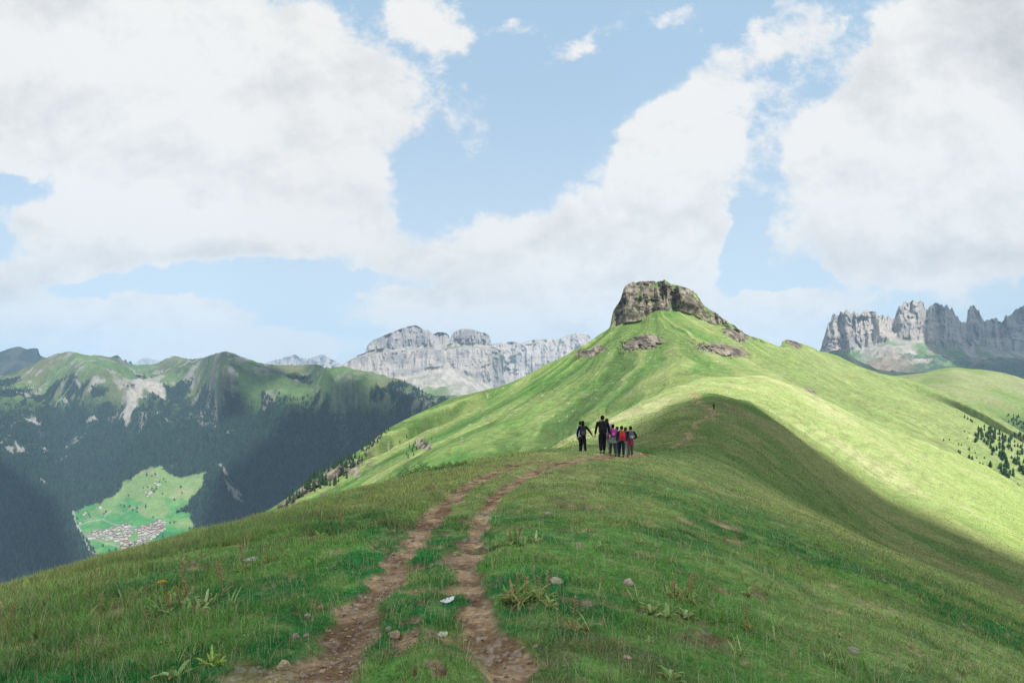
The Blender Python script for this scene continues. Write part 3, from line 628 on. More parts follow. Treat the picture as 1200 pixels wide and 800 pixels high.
# ---- the cloud whose shadow lies over the near ridge (it stands above and behind the camera)
def cloud_over(pts, H, seed, thick=24.):
    """pts: 3D points along the edge of the shaded ground; the cloud is what lies between them and the sun"""
    out = [Vector(p) + L * ((H - p[2]) / L.z) for p in pts]
    cx = sum(p.x for p in out)/len(out); cy = sum(p.y for p in out)/len(out)
    n = len(out); dense = []
    for i in range(n):
        a, b = out[i], out[(i+1) % n]; m = max(2, int((b-a).length/3))
        for k in range(m): dense.append(a.lerp(b, k/m))
    E = np.array([(p.x, p.y) for p in dense]); 
    rings = [(1.0, 0, 0)] + [(1 - .5*(k/10)**2 * .5 - .02*k, 0, k) for k in range(1, 11)]
    Vs = []; 
    for (s, _, k) in rings:
        xx = cx + (E[:, 0]-cx)*s; yy_ = cy + (E[:, 1]-cy)*s
        top = H + thick*(1-(s)**4)*1.2 + (fbm(xx/(H/40), yy_/(H/40), seed, 4)-.3)*thick*.9*(k/10)
        Vs.append(np.stack([xx, yy_, top], -1))
    top = np.concatenate(Vs); m = len(E); nrng = len(rings)
    V = np.concatenate([top, [[cx, cy, H+thick*1.5]], [[cx, cy, H-thick*.15]]]); F_ = []
    for k in range(nrng-1):
        for i in range(m):
            j = (i+1) % m; F_.append((k*m+i, k*m+j, (k+1)*m+j, (k+1)*m+i))
    tri = [((nrng-1)*m+i, (nrng-1)*m+(i+1) % m, nrng*m) for i in range(m)] + [((i+1) % m, i, nrng*m+1) for i in range(m)]
    me = bpy.data.meshes.new('shading_cloud'); me.from_pydata([tuple(v) for v in V], [], F_+tri); me.update()
    for p in me.polygons: p.use_smooth = True
    me.materials.append(plain('cloud_white', (.9, .9, .9), var=.03, scale=.01))
    o = link(bpy.data.objects.new('shading_cloud', me)); o['kind'] = 'stuff'; return o
edge = []
for p in (700, 730, 760, 800, 830, 850, 870, 885, 900, 930, 960, 1000, 1040, 1080, 1120, 1160, 1200, 1300, 1400, 1500):
    dd = float(dA(np.array([p]))[0])*1.01; edge.append(((p-600)/F*dd, dd, zz(float(pyA(np.array([p]))[0]), dd)))
edge = [(-260, 150, -60), (-60, 78, -25), (-14, 62, -12), (0, 78, -10)] + edge + [(430, 40, -110), (380, -120, -60), (0, -190, -30), (-260, -120, -60)]
# soften and feather the outline
ed = [Vector(e) for e in edge]
cloud_over([(e.x, e.y, e.z) for e in ed], 1750, 700)
# =================================================================== helpers for finer things
def col_hit(px, py, PXa, Xa, Ya, Za):
    c = int(np.argmin(np.abs(PXa[0] - px))); yy = Ya[:, c]; pr = HZ - Za[:, c]/yy*F
    i = np.where((pr[:-1] >= py) & (pr[1:] < py))[0]
    if not len(i): return None
    i = i[0]; a = (pr[i]-py)/max(pr[i]-pr[i+1], 1e-6); f = lambda A: A[i, c]*(1-a) + A[i+1, c]*a
    return Vector((f(Xa), f(Ya), f(Za)))
lD = np.log(nD)
def zat(px, D):
    """height (and other fields) of the near ridge at screen azimuth px, depth D; arrays allowed"""
    px = np.asarray(px, float); D = np.asarray(D, float)
    ci = np.clip(np.searchsorted(npx, px) - 1, 0, len(npx)-2); a = np.clip((px-npx[ci])/(npx[ci+1]-npx[ci]), 0, 1)
    ri = np.clip(np.searchsorted(nD, D) - 1, 0, len(nD)-2); b = np.clip((D-nD[ri])/(nD[ri+1]-nD[ri]), 0, 1)
    def f(A):
        if A.ndim == 3: aa, bb = a[..., None], b[..., None]
        else: aa, bb = a, b
        return (A[ri, ci]*(1-aa)+A[ri, ci+1]*aa)*(1-bb) + (A[ri+1, ci]*(1-aa)+A[ri+1, ci+1]*aa)*bb
    return f
def zxy(x, y): return float(zat(600 + x/y*F, y)(GZ))
def gpt(px, py): 
    g = ground_pt(px, py); return Vector((g[0], g[1], zxy(g[0], g[1])))
def empty(name, loc, rz=0, s=1):
    o = link(bpy.data.objects.new(name, None)); o.location = loc; o.rotation_euler = (0, 0, rz); o.scale = (s, s, s); o.empty_display_size = .1
    return o
def copy_tree(root, loc, rz=0, s=1):
    r = root.copy(); COL.objects.link(r); r.location = loc; r.rotation_euler = (0, 0, rz); r.scale = (s, s, s) if not isinstance(s, tuple) else s
    for ch in KIDS.get(root.name, []):
        c = ch.copy(); COL.objects.link(c); c.parent = r
    return r
KIDS = {}
def part(name, me, parent):
    o = link(bpy.data.objects.new(name, me), parent); KIDS.setdefault(parent.name, []).append(o); return o
class MB:
    def __init__(s): s.v = []; s.f = []; s.c = []; s.m = []
    def add(s, vs, fs, mi=0, col=None):
        b = len(s.v); s.v += [tuple(v) for v in vs]; s.f += [tuple(i+b for i in f) for f in fs]; s.m += [mi]*len(fs)
        s.c += [col or (1, 1, 1)]*len(vs)
    def mesh(s, name, mats, smooth=True, color=False):
        me = bpy.data.meshes.new(name); me.from_pydata(s.v, [], s.f); me.update()
        for m in (mats if isinstance(mats, (list, tuple)) else [mats]): me.materials.append(m)
        me.polygons.foreach_set('material_index', s.m); me.polygons.foreach_set('use_smooth', [smooth]*len(s.f))
        if color:
            ca = me.color_attributes.new('Col', 'FLOAT_COLOR', 'POINT')
            ca.data.foreach_set('color', np.concatenate([np.array(s.c), np.ones((len(s.c), 1))], 1).astype(np.float32).ravel())
        return me
    def tube(s, pts, rad, n=6, mi=0, col=None, cap=True):
        pts = [Vector(p) for p in pts]; vs = []
        for i, p in enumerate(pts):
            d = (pts[min(i+1, len(pts)-1)] - pts[max(i-1, 0)]).normalized(); q = d.to_track_quat('Z', 'Y')
            for k in range(n):
                a = 2*math.pi*k/n; vs.append(p + q @ Vector((math.cos(a)*rad[i], math.sin(a)*rad[i], 0)))
        fs = [(i*n+k, i*n+(k+1) % n, (i+1)*n+(k+1) % n, (i+1)*n+k) for i in range(len(pts)-1) for k in range(n)]
        if cap: fs += [tuple(range(n))[::-1], tuple((len(pts)-1)*n+k for k in range(n))]
        s.add(vs, fs, mi, col)
    def ball(s, c, r, nu=10, nv=7, mi=0, col=None, nz=0, seed=0):
        R_ = random.Random(seed); vs = []; r = r if isinstance(r, tuple) else (r, r, r)
        ph = [R_.uniform(0, 6.28) for _ in range(6)]
        for j in range(1, nv):
            th = math.pi*j/nv
            for i in range(nu):
                a = 2*math.pi*i/nu; d = Vector((math.sin(th)*math.cos(a), math.sin(th)*math.sin(a), math.cos(th)))
                k = 1 + nz*(math.sin(3.1*d.x+ph[0]+2*d.y) + math.sin(4.3*d.y+ph[1]-2*d.z) + math.sin(5.2*d.z+ph[2]+3*d.x) + .6*math.sin(9*d.x+ph[3]) + .6*math.sin(8*d.y+ph[4]+4*d.z))
                vs.append(Vector(c) + Vector((d.x*r[0], d.y*r[1], d.z*r[2]))*k)
        vs += [Vector(c)+Vector((0, 0, r[2])), Vector(c)-Vector((0, 0, r[2]))]; T = len(vs)-2
        fs = [(j*nu+i, (j+1)*nu+i, (j+1)*nu+(i+1) % nu, j*nu+(i+1) % nu) for j in range(nv-2) for i in range(nu)]
        fs += [(T, i, (i+1) % nu) for i in range(nu)] + [(T+1, (nv-2)*nu+(i+1) % nu, (nv-2)*nu+i) for i in range(nu)]
        s.add(vs, fs, mi, col)
def vcol_mat(name, rough=.8, transl=0.0, spec=.2, sc=40, amp=.2):
    m, t, b = material(name, rough, spec)
    at = t.new('ShaderNodeAttribute', attribute_name='Col').outputs['Color']
    n = t.noise(t.new('ShaderNodeNewGeometry').outputs['Position'], sc, 2)
    v = t.new('ShaderNodeVectorMath', operation='SCALE'); t.l.new(at, v.inputs[0]); t.l.new(t.rng(n, .3, .7, 1-amp, 1+amp), v.inputs['Scale'])
    t.l.new(v.outputs[0], b.inputs['Base Color'])
    if transl:
        tr = t.new('ShaderNodeBsdfTranslucent'); t.l.new(v.outputs[0], tr.inputs[0]); mx = t.new('ShaderNodeMixShader'); mx.inputs[0].default_value = transl
        t.l.new(b.outputs[0], mx.inputs[1]); t.l.new(tr.outputs[0], mx.inputs[2]); t.l.new(mx.outputs[0], t.n['Material Output'].inputs['Surface'])
    return m

# ------------------------------------------------------------------ grass
mat_blade = vcol_mat('grass_blades', .75, .35)
def scatter(n, dlo, dhi, seed, pxlo=-60, pxhi=1260, power=1.0):
    r = np.random.default_rng(seed); px = r.uniform(pxlo, pxhi, n)
    q = r.random(n); D = (dlo**-power + q*(dhi**-power - dlo**-power))**(-1/power)
    return px, D, r
def blades(n, dlo, dhi, seed, wpx, power, seg2, straw=False):
    px, D, r = scatter(n, dlo, dhi, seed, power=power)
    f = zat(px, D); z = f(GZ); so = f(GS); x = (px-600)/F*D; pt = fbm(x/.45, D/.45, 801, 3)
    py = HZ - z/D*F
    keep = (so < .45 - .5*(pt-.5)) & (py < 850) & (r.random(n) < sstep(.22, .45, pt) + .35); px, D, z, x = px[keep], D[keep], z[keep], x[keep]; n = len(px)
    f = zat(px, D); base = f(C)
    long_ = sstep(-.8, -4.5, x - crest_x(D)) * sstep(.35, .55, fbm(x/1.4, D/1.4, 803, 3)+.12) + .45*sstep(3, 9, x-crest_x(D))
    pt2 = fbm(x/.16, D/.16, 807, 3)
    tuft = sstep(.52, .74, fbm(x/.35, D/.35, 805, 3))
    ln = (.022 + .075*tuft*r.random(n) + .105*long_*r.random(n) + .015*r.random(n)) * r.uniform(.7, 1.25, n) * (1+.25*sstep(10, 30, D)) * (1 + 1.6*sstep(45, 160, D))
    wd = np.maximum(.0042, wpx*D/680.) * r.uniform(.6, 1.2, n)
    a = r.uniform(0, 2*np.pi, n); lean = r.uniform(.25, 1.15, n)*(1-.35*long_); la = r.uniform(0, 2*np.pi, n)
    ux, uy = np.cos(a)*wd/2, np.sin(a)*wd/2; tx, ty = np.cos(la)*ln*np.sin(lean), np.sin(la)*ln*np.sin(lean); tz = ln*np.cos(lean)
    zb = z - .008
    hue = r.random(n); gsel = r.random(n)
    cc = base * ((1.25 + (r.uniform(.6, 1.9, n)-1.25)*(1-.6*sstep(40, 90, D)))*(1-.25*sstep(50, 90, D)))[:, None] * (.78 + .5*pt2)[:, None]
    yel = gsel < .16; cc[yel] = cc[yel]*.45 + np.array((.46, .50, .20))*.55
    brn = (gsel > .955) | ((gsel > .86) & (long_ > .4)); cc[brn] = np.array((.42, .33, .18))*r.uniform(.6, 1.2, brn.sum())[:, None]
    if straw: ln = r.uniform(.09, .22, n); lean = r.uniform(.05, .7, n); wd = wd*.6; ux, uy = np.cos(a)*wd/2, np.sin(a)*wd/2; tx, ty, tz = np.cos(la)*ln*np.sin(lean), np.sin(la)*ln*np.sin(lean), ln*np.cos(lean); cc = np.array((.50, .47, .26))*r.uniform(.5, 1.3, n)[:, None]
    if seg2:
        V = np.stack([np.stack([x-ux, D-uy, zb], -1), np.stack([x+ux, D+uy, zb], -1), np.stack([x+ux*.75+tx*.42, D+uy*.75+ty*.42, zb+tz*.62], -1), np.stack([x-ux*.75+tx*.42, D-uy*.75+ty*.42, zb+tz*.62], -1), np.stack([x+tx, D+ty, zb+tz], -1)], 1)
        i = np.arange(n)[:, None]*5; T = np.concatenate([i+[0, 1, 2], i+[0, 2, 3], i+[3, 2, 4]], 1).reshape(-1, 3); k = 5
    else:
        V = np.stack([np.stack([x-ux, D-uy, zb], -1), np.stack([x+ux, D+uy, zb], -1), np.stack([x+tx, D+ty, zb+tz], -1)], 1); T = np.arange(n*3).reshape(-1, 3); k = 3
    me = mesh_np('grass', V.reshape(-1, 3), T, mat_blade, smooth=False, colors=np.repeat(cc, k, 0))
    o = link(bpy.data.objects.new('grass', me)); tag(o, None, None, kind='stuff'); return o
blades(330000, 2.6, 11, 21, .9, 1.15, True)
blades(420000, 10, 46, 22, 1.1, .9, False)
blades(260000, 44, 345, 23, 1.0, .6, False)
blades(14000, 3, 30, 24, .8, .8, True, True)

# ------------------------------------------------------------------ loose gravel in the ruts
mat_stone = vcol_mat('stone_grey_brown', .9, 0, .2, 60, .3)
def pebble_cloud(n, seed):
    px, D, r = scatter(n, 3.2, 13, seed, 300, 720, 1.1); f = zat(px, D); k = (f(GS) > .55) & (r.random(n) < sstep(520, 470, px + (D-4)*-9) + .35); px, D = px[k], D[k]; n = len(px); f = zat(px, D); z = f(GZ); x = (px-600)/F*D
    oct_ = np.array([(1, 0, 0), (0, 1, 0), (-1, 0, 0), (0, -1, 0), (.2, .1, .8), (0, 0, -.5), (.7, .7, .35), (-.7, .6, .3), (-.6, -.7, .4), (.7, -.7, .3)], float)
    fc = np.array([(0, 6, 4), (6, 1, 4), (1, 7, 4), (7, 2, 4), (2, 8, 4), (8, 3, 4), (3, 9, 4), (9, 0, 4)])
    s_ = (.0035 + .017*r.random(n)**4.5) * (1 + D/16); jit = r.uniform(.65, 1.25, (n, 10, 3)); a = r.uniform(0, 6.28, n)
    P = oct_[None]*jit*s_[:, None, None]; ca, sa = np.cos(a)[:, None], np.sin(a)[:, None]
    X_ = P[..., 0]*ca-P[..., 1]*sa; Y_ = P[..., 0]*sa+P[..., 1]*ca
    V = np.stack([X_+x[:, None], Y_+D[:, None], P[..., 2]+z[:, None]+.001], -1).reshape(-1, 3); T = (np.arange(n)[:, None, None]*10 + fc[None]).reshape(-1, 3)
    g = r.uniform(.6, 1.4, n)[:, None]; cc = np.array((.33, .25, .165))*g + r.uniform(-.02, .02, (n, 3)); 
    me = mesh_np('gravel', V, T, mat_stone, smooth=False, colors=np.repeat(np.clip(cc, .03, .6), 10, 0)); o = link(bpy.data.objects.new('gravel', me)); tag(o, kind='stuff')
pebble_cloud(9000, 5)

# ------------------------------------------------------------------ single stones
def stone(px, py, wpx, hpx, seed, col, label, flat=1.0, group=None, cat='stone'):
    p = gpt(px, py); k = p.y/F; rx = wpx/2*k; rz_ = hpx/2*k; m = MB(); g = random.Random(seed)
    m.ball((0, 0, rz_*.35), (rx, rx*g.uniform(.7, .95)*flat, rz_), 14, 10, nz=.085, seed=seed)
    vs = []
    for v in m.v:                                  # chip a few flat faces off
        v = Vector(v)
        for (d, h) in ((Vector((.6, -.6, .5)).normalized(), .72), (Vector((-.8, -.3, .4)).normalized(), .78), (Vector((0, .1, 1)), .88)):
            q = Vector((v.x/rx, v.y/rx, (v.z-rz_*.35)/rz_)); e = q.dot(d) - h
            if e > 0: v -= Vector((d.x*rx, d.y*rx, d.z*rz_))*e*.9
        vs.append(tuple(v))
    m.v = vs; m.c = [tuple(c*g.uniform(.88, 1.1) for c in col)]*len(vs)
    o = link(bpy.data.objects.new('stone', m.mesh('stone', mat_stone, False, True))); o.location = p; o.rotation_euler = (g.uniform(-.2, .2), g.uniform(-.2, .2), g.uniform(0, 6)); tag(o, label, cat, group); return o
stone(332, 783, 17, 15, 1, (.40, .32, .22), 'fist-sized brown stone at the left edge of the left rut, lowest in the photo')
stone(375, 714, 12, 9, 2, (.36, .29, .20), 'small brown stone on the grassy lip left of the left rut')
stone(462, 745, 17, 10, 3, (.38, .29, .20), 'flat reddish stone in the middle strip between the two ruts')
stone(455, 738, 9, 7, 4, (.30, .26, .22), 'small dark stone touching the flat reddish one between the ruts')
stone(652, 682, 16, 9, 5, (.50, .43, .31), 'pale flat stone in green turf just right of the brown-stalked plants')
stone(737, 685, 12, 12, 6, (.46, .42, .33), 'rounded pale grey stone alone in the turf, right of the flat pale one')
stone(519, 744, 13, 6, 7, (.58, .55, .44), 'thin cream-coloured stone below the white scrap')
stone(735, 771, 12, 5, 8, (.42, .34, .25), 'small flat pinkish stone in the turf at the lower right of the right rut')
stone(346, 747, 11, 8, 9, (.32, .26, .18), 'dull brown stone half sunk in the left rut')
stone(360, 722, 8, 6, 10, (.35, .29, .21), 'small dusty stone in the left rut, highest of the rut stones')
stone(359, 746, 9, 6, 14, (.33, .29, .22), 'greyish stone beside the dull brown one in the left rut')
stone(1000, 762, 18, 6, 11, (.30, .27, .22), 'low grey slab showing through grass on the lower right slope')
stone(679, 640, 12, 7, 12, (.34, .30, .23), 'grey stone among pale leaves right of the upper rosettes')
stone(642, 602, 7, 4, 13, (.42, .38, .32), 'tiny pale stone right of the path, highest of the single stones')
stone(627, 758, 7, 4, 15, (.42, .36, .30), 'tiny stone on the right edge of the right rut')
stone(296, 656, 24, 5, 16, (.42, .40, .36), 'pale flat stone slab in tall grass on the left slope')
# white scrap
p = gpt(522, 705); m = MB(); n_ = 16; k = p.y/F
R_ = random.Random(3); top = []; bot = []
for i in range(n_):
    s_ = i/(n_-1); x = (-10 + 20*s_)*k; w_ = (.8 + 4.6*math.sin(min(1, s_*1.05)*2.6)**1.0*s_**.35)*k*1.5; 
    for j in range(6):
        q = j/5; yq = (q-.5)*w_*2.0 + (math.sin(s_*3.0)*-2 + s_*4)*k; z_ = k*(1.2 + 2.6*s_**.7*max(0, math.sin(q*math.pi))**.7 + 2.0*s_**3 + .6*math.sin(s_*7+q*4) + R_.uniform(-.25, .25))
        top.append((x, yq, z_))
fs = [(i*6+j, (i+1)*6+j, (i+1)*6+j+1, i*6+j+1) for i in range(n_-1) for j in range(5)]
m.add(top, fs); m.add([(a, b, c-.002) for a, b, c in top], [f[::-1] for f in fs])
o = link(bpy.data.objects.new('paper_scrap', m.mesh('paper_scrap', plain('white_paper', (.82, .83, .84), var=.06, scale=60)))); o.location = p
tag(o, 'crumpled bright white scrap on the turf at the left edge of the right rut', 'litter')

# ------------------------------------------------------------------ meadow plants
mat_leaf = vcol_mat('leaf', .6, .3, .3, 50, .2)
def leaf(m, ang, ln, wd, lift, droop, col, base=(0, 0, 0), tw=0):
    n = 7; vs = []; d = Vector((math.cos(ang), math.sin(ang), 0)); s_ = Vector((-d.y, d.x, 0))
    for i in range(n+1):
        q = i/n; w_ = wd*.5*math.sin(math.pi*min(1, .12+q*.88))**.8; r_ = ln*q; z_ = ln*(lift*q - droop*q*q)
        c = Vector(base) + d*r_*.85 + Vector((0, 0, z_))
        vs += [c - s_*w_ + Vector((0, 0, w_*.5)), c, c + s_*w_ + Vector((0, 0, w_*.5))]
    fs = []
    for i in range(n): fs += [(3*i, 3*i+1, 3*i+4, 3*i+3), (3*i+1, 3*i+2, 3*i+5, 3*i+4)]
    m.add(vs, fs, 0, col)
def make_plant(seed, nleaf, ln, wd, nstalk, sh, greens, brown, spread=.05):
    g = random.Random(seed); root = empty('leafy_plant', (0, 0, 0)); m = MB()
    for i in range(nleaf):
        c = g.choice(greens); b = g.uniform(.7, 1.25); c = tuple(x*b for x in c)
        if g.random() < brown: c = (.52*b, .36*b, .17*b)
        leaf(m, g.uniform(0, 6.28), ln*g.uniform(.6, 1.15), wd*g.uniform(.7, 1.2), g.uniform(.35, 1.5), g.uniform(.3, 1.1), c, (g.uniform(-spread, spread), g.uniform(-spread, spread), 0))
    part('leaves', m.mesh('leaves', mat_leaf, True, True), root)
    for _ in range(nstalk):
        s_ = MB(); x, y = g.uniform(-spread, spread), g.uniform(-spread, spread); h = sh*g.uniform(.75, 1.15); tx, ty = g.uniform(-.15, .15)*h, g.uniform(-.15, .15)*h; bc = g.choice(((.42, .29, .12), (.50, .40, .20), (.36, .22, .10)))
        s_.tube([(x, y, 0), (x+tx*.4, y+ty*.4, h*.5), (x+tx, y+ty, h)], (.004, .0035, .002), 5, 0, bc)
        for k_ in range(16):
            q = .45 + .55*k_/15; a = g.uniform(0, 6.28); leaf(s_, a, .035*g.uniform(.7, 1.4), .016, .7, .4, tuple(v*g.uniform(.7, 1.3) for v in bc), (x+tx*q, y+ty*q, h*q))
        part('seed_stalk', s_.mesh('seed_stalk', mat_leaf, True, True), root)
    return root
PG = ((.34, .48, .15), (.46, .56, .24), (.24, .42, .12)); DG = ((.07, .20, .05), (.11, .24, .06)); YG = ((.50, .62, .14), (.40, .60, .12))
protos = {'rosette': make_plant(1, 16, .13, .028, 0, 0, PG, .1, .02), 'clump': make_plant(2, 110, .15, .027, 4, .20, PG, .18, .20), 'tuft': make_plant(3, 24, .17, .012, 0, 0, PG, .15, .03),
          'stalk': make_plant(4, 8, .13, .022, 2, .30, PG, .5, .04), 'bright': make_plant(5, 46, .15, .026, 0, 0, YG, .04, .07), 'big': make_plant(6, 130, .16, .029, 7, .26, ((.28, .44, .12), (.42, .52, .18)), .22, .17), 'yellow': make_plant(7, 18, .15, .016, 1, .22, ((.50, .48, .13), (.40, .42, .12)), .2, .04),
          'sprig': make_plant(8, 9, .12, .016, 0, 0, ((.34, .40, .18),), .1, .01)}
LOOK = {'rosette': 'pale green rosette', 'clump': 'wide pale clump with stalks', 'tuft': 'narrow-leaved green tuft', 'stalk': 'rusty brown seed stalks',
        'bright': 'bright yellow-green clump', 'big': 'tangled clump with brown stalks', 'yellow': 'yellowing leafy plant', 'sprig': 'small pale sprig'}
used = set()
PL = [('rosette', 582, 640, 1.1, 'at the right edge of the right rut, upper of two'), ('clump', 608, 636, .95, 'beside the right rut below the hikers'), ('tuft', 625, 654, 1, 'just below the upper brown-stalked clump'),
 ('big', 617, 700, .80, 'beside the right rut, left of the pale flat stone'), ('rosette', 645, 712, 1.2, 'right of the tall tangled clump by the rut'), ('rosette', 595, 706, 1.1, 'left of the tall tangled clump by the rut'), ('yellow', 672, 738, 1.1, 'below the pale flat stone'),
 ('tuft', 688, 738, .9, 'below the pale flat stone, right of the yellowing plant'), ('rosette', 704, 641, .9, 'upslope of the rounded grey stone, left one'), ('sprig', 720, 653, 1.2, 'upslope of the rounded grey stone'), ('tuft', 681, 682, .8, 'between the flat stone and the rounded stone'),
 ('sprig', 701, 699, 1.2, 'below the two stones in the turf'), ('rosette', 750, 636, .9, 'higher of three above the rounded stone'), ('tuft', 770, 642, .8, 'high on the right turf above the big brown clump'), ('sprig', 748, 656, 1.1, 'above the rounded grey stone'),
 ('big', 796, 700, .72, 'on the right slope, right of the rounded grey stone'), ('rosette', 763, 717, 1.2, 'left foot of the right-hand tangled clump'), ('rosette', 780, 724, 1.25, 'middle foot of the right-hand tangled clump'), ('rosette', 805, 724, 1.25, 'right foot of the right-hand tangled clump'),
 ('tuft', 746, 704, .9, 'between the rounded stone and the right-hand tangled clump'), ('sprig', 821, 655, 1.3, 'upslope of the right-hand tangled clump'), ('tuft', 847, 680, .9, 'on the right slope, left of the lone pair'), ('rosette', 875, 697, 1, 'on the right slope beyond the tangled clump'),
 ('sprig', 940, 682, 1.2, 'far along the right slope'), ('tuft', 912, 735, .9, 'low on the right slope'), ('sprig', 908, 750, 1.3, 'low on the right slope under the narrow tuft'), ('yellow', 877, 736, 1, 'low on the right slope, standing alone'),
 ('tuft', 971, 776, .8, 'near the lower right, left of the grey slab'), ('rosette', 979, 744, .9, 'near the lower right, above the grey slab'), ('rosette', 787, 797, 1.1, 'at the bottom edge right of the ruts'), ('sprig', 850, 727, 1.2, 'left of the lone yellowing plant'), ('tuft', 867, 768, .9, 'below the lone yellowing plant'),
 ('stalk', 217, 692, 1.2, 'on the left slope, middle of three stalk plants'), ('stalk', 256, 697, 1.2, 'on the left slope, right of the leafy clump'), ('stalk', 281, 668, 1.2, 'on the left slope beside the pale slab'), ('clump', 214, 712, .85, 'on the left slope below the yellow flower'),
 ('tuft', 187, 718, 1.1, 'just below the yellow flower'), ('rosette', 234, 718, 1.1, 'right of the left-hand leafy clump'), ('tuft', 273, 708, 1, 'left slope, between the stalks and the rut'), ('bright', 248, 778, .75, 'at the bottom left, left of the lowest stone'),
 ('stalk', 113, 700, 1.1, 'far left in the long grass'), ('tuft', 101, 730, 1, 'far left in the long grass, below the stalks'), ('tuft', 160, 700, 1.1, 'left of the yellow flower'), ('bright', 378, 630, .85, 'on the left slope near the top of the left rut'), ('stalk', 291, 641, 1, 'left slope edge, orange tinted'),
 ('yellow', 314, 658, 1, 'right of the pale slab on the left slope'), ('yellow', 341, 615, 1, 'near the left skyline'), ('rosette', 203, 797, 1.2, 'at the bottom left edge'), ('stalk', 8, 745, 1.1, 'at the far left edge of the photo'), ('sprig', 143, 704, 1.2, 'far left between stalks and flower'), ('sprig', 387, 667, 1.2, 'on the turf left of the left rut'),
 ('stalk', 457, 556, 1.3, 'against the skyline beside the dark bush'), ('yellow', 474, 567, 1.4, 'below the dark bush on the skyline'), ('yellow', 436, 587, 1.4, 'left of the upper left rut'), ('yellow', 400, 612, 1.1, 'above the bright leafy clump'), ('stalk', 120, 720, .8, 'deep in the far left long grass')]
for (kd, px, py, s_, where) in PL:
    pr = protos[kd]; s_ *= (1.12 if kd in ('clump', 'big') else .9); loc = gpt(px, py) - Vector((0, 0, .012)); rz = random.uniform(0, 6.28)
    if kd not in used: used.add(kd); o = pr; o.location = loc; o.rotation_euler = (0, 0, rz); o.scale = (s_,)*3
    else: o = copy_tree(pr, loc, rz, s_)
    tag(o, (LOOK[kd] + ' ' + where), 'plant', 'plants standing in the meadow turf')
q0 = random.Random(17)
for i in range(90):
    px = q0.uniform(560, 1190) if i % 3 else q0.uniform(10, 420); lo = np.interp(px, [0, 200, 420, 560, 800, 1190], [735, 675, 590, 590, 600, 725]); py = lo + (798-lo)*q0.random()**1.2
    loc = gpt(px, py)
    if zat(px, loc.y)(GS) > .4: continue
    kd = q0.choice(('sprig', 'tuft', 'rosette', 'sprig', 'yellow')); o = copy_tree(protos[kd], loc - Vector((0, 0, .01)), q0.uniform(0, 6.28), q0.uniform(.35, .62))
    tag(o, {'sprig': 'little pale sprig', 'tuft': 'little narrow-leaved tuft', 'rosette': 'little pale rosette', 'yellow': 'little yellowed weed'}[kd] + (' scattered in the turf right of the ruts' if px > 500 else ' scattered in the turf of the left slope'), 'plant', 'small weeds scattered in the turf')
# yellow flower head
fl = empty('yellow_flower', gpt(190, 690)); m = MB()
m.tube([(0, 0, 0), (.01, 0, .05), (.0, 0, .085)], (.003, .0025, .002), 5, 0, (.12, .25, .06)); part('stem', m.mesh('stem', mat_leaf, True, True), fl); m = MB()
for i in range(26):
    a = i*2.4; r_ = .0075*math.sqrt(i); m.ball((r_*math.cos(a)*1.3, r_*math.sin(a), .09 + random.uniform(-.006, .008) - r_*.3), (.009, .009, .005), 7, 5, 0, (.80, .50, .02) if i % 3 else (.85, .62, .05))
part('blossom', m.mesh('blossom', mat_leaf, True, True), fl); tag(fl, 'flat yellow flower head standing in long grass on the left slope', 'flower')

# low bushes
def bush(px, py, wpx, hpx, seed, col, label, n=1500):
    p = gpt(px, py); k = p.y/F; g = random.Random(seed); root = empty('low_bush', p); m = MB()
    for i in range(n):
        a = g.uniform(0, 6.28); r_ = math.sqrt(g.random()); x = math.cos(a)*r_*wpx/2*k; y = math.sin(a)*r_*wpx*.32*k; top = hpx*k*(1-r_**2.2)*(.65+.45*math.sin(x*6+seed)*math.sin(x*13))
        z_ = g.uniform(-.03, max(.03, top)); zb = zxy(p.x+x, p.y+y) - p.z
        leaf(m, g.uniform(0, 6.28), .055, .03, g.uniform(.1, 1.2), .4, tuple(c*g.uniform(.6, 1.4) for c in col), (x, y, zb+z_))
    part('leaves', m.mesh('leaves', mat_leaf, True, True), root); m = MB()
    m.tube([(-.3*wpx*k, 0, zxy(p.x-.3*wpx*k, p.y)-p.z+.03), (0, 0, .05), (.3*wpx*k, 0, zxy(p.x+.3*wpx*k, p.y)-p.z+.03)], (.008, .012, .008), 5, 0, (.10, .07, .05))
    part('stem', m.mesh('stem', mat_leaf, True, True), root); tag(root, label, 'bush'); return root
bush(484, 556, 66, 17, 3, (.045, .17, .04), 'long low dark green bush on the left skyline above the ruts', 2600)
bush(528, 549, 50, 11, 4, (.05, .18, .04), 'smaller dark green bush on the skyline, right of the long one', 1500)
bush(754, 531, 30, 12, 5, (.05, .22, .04), 'low bright green bush just right of the hikers', 1100)

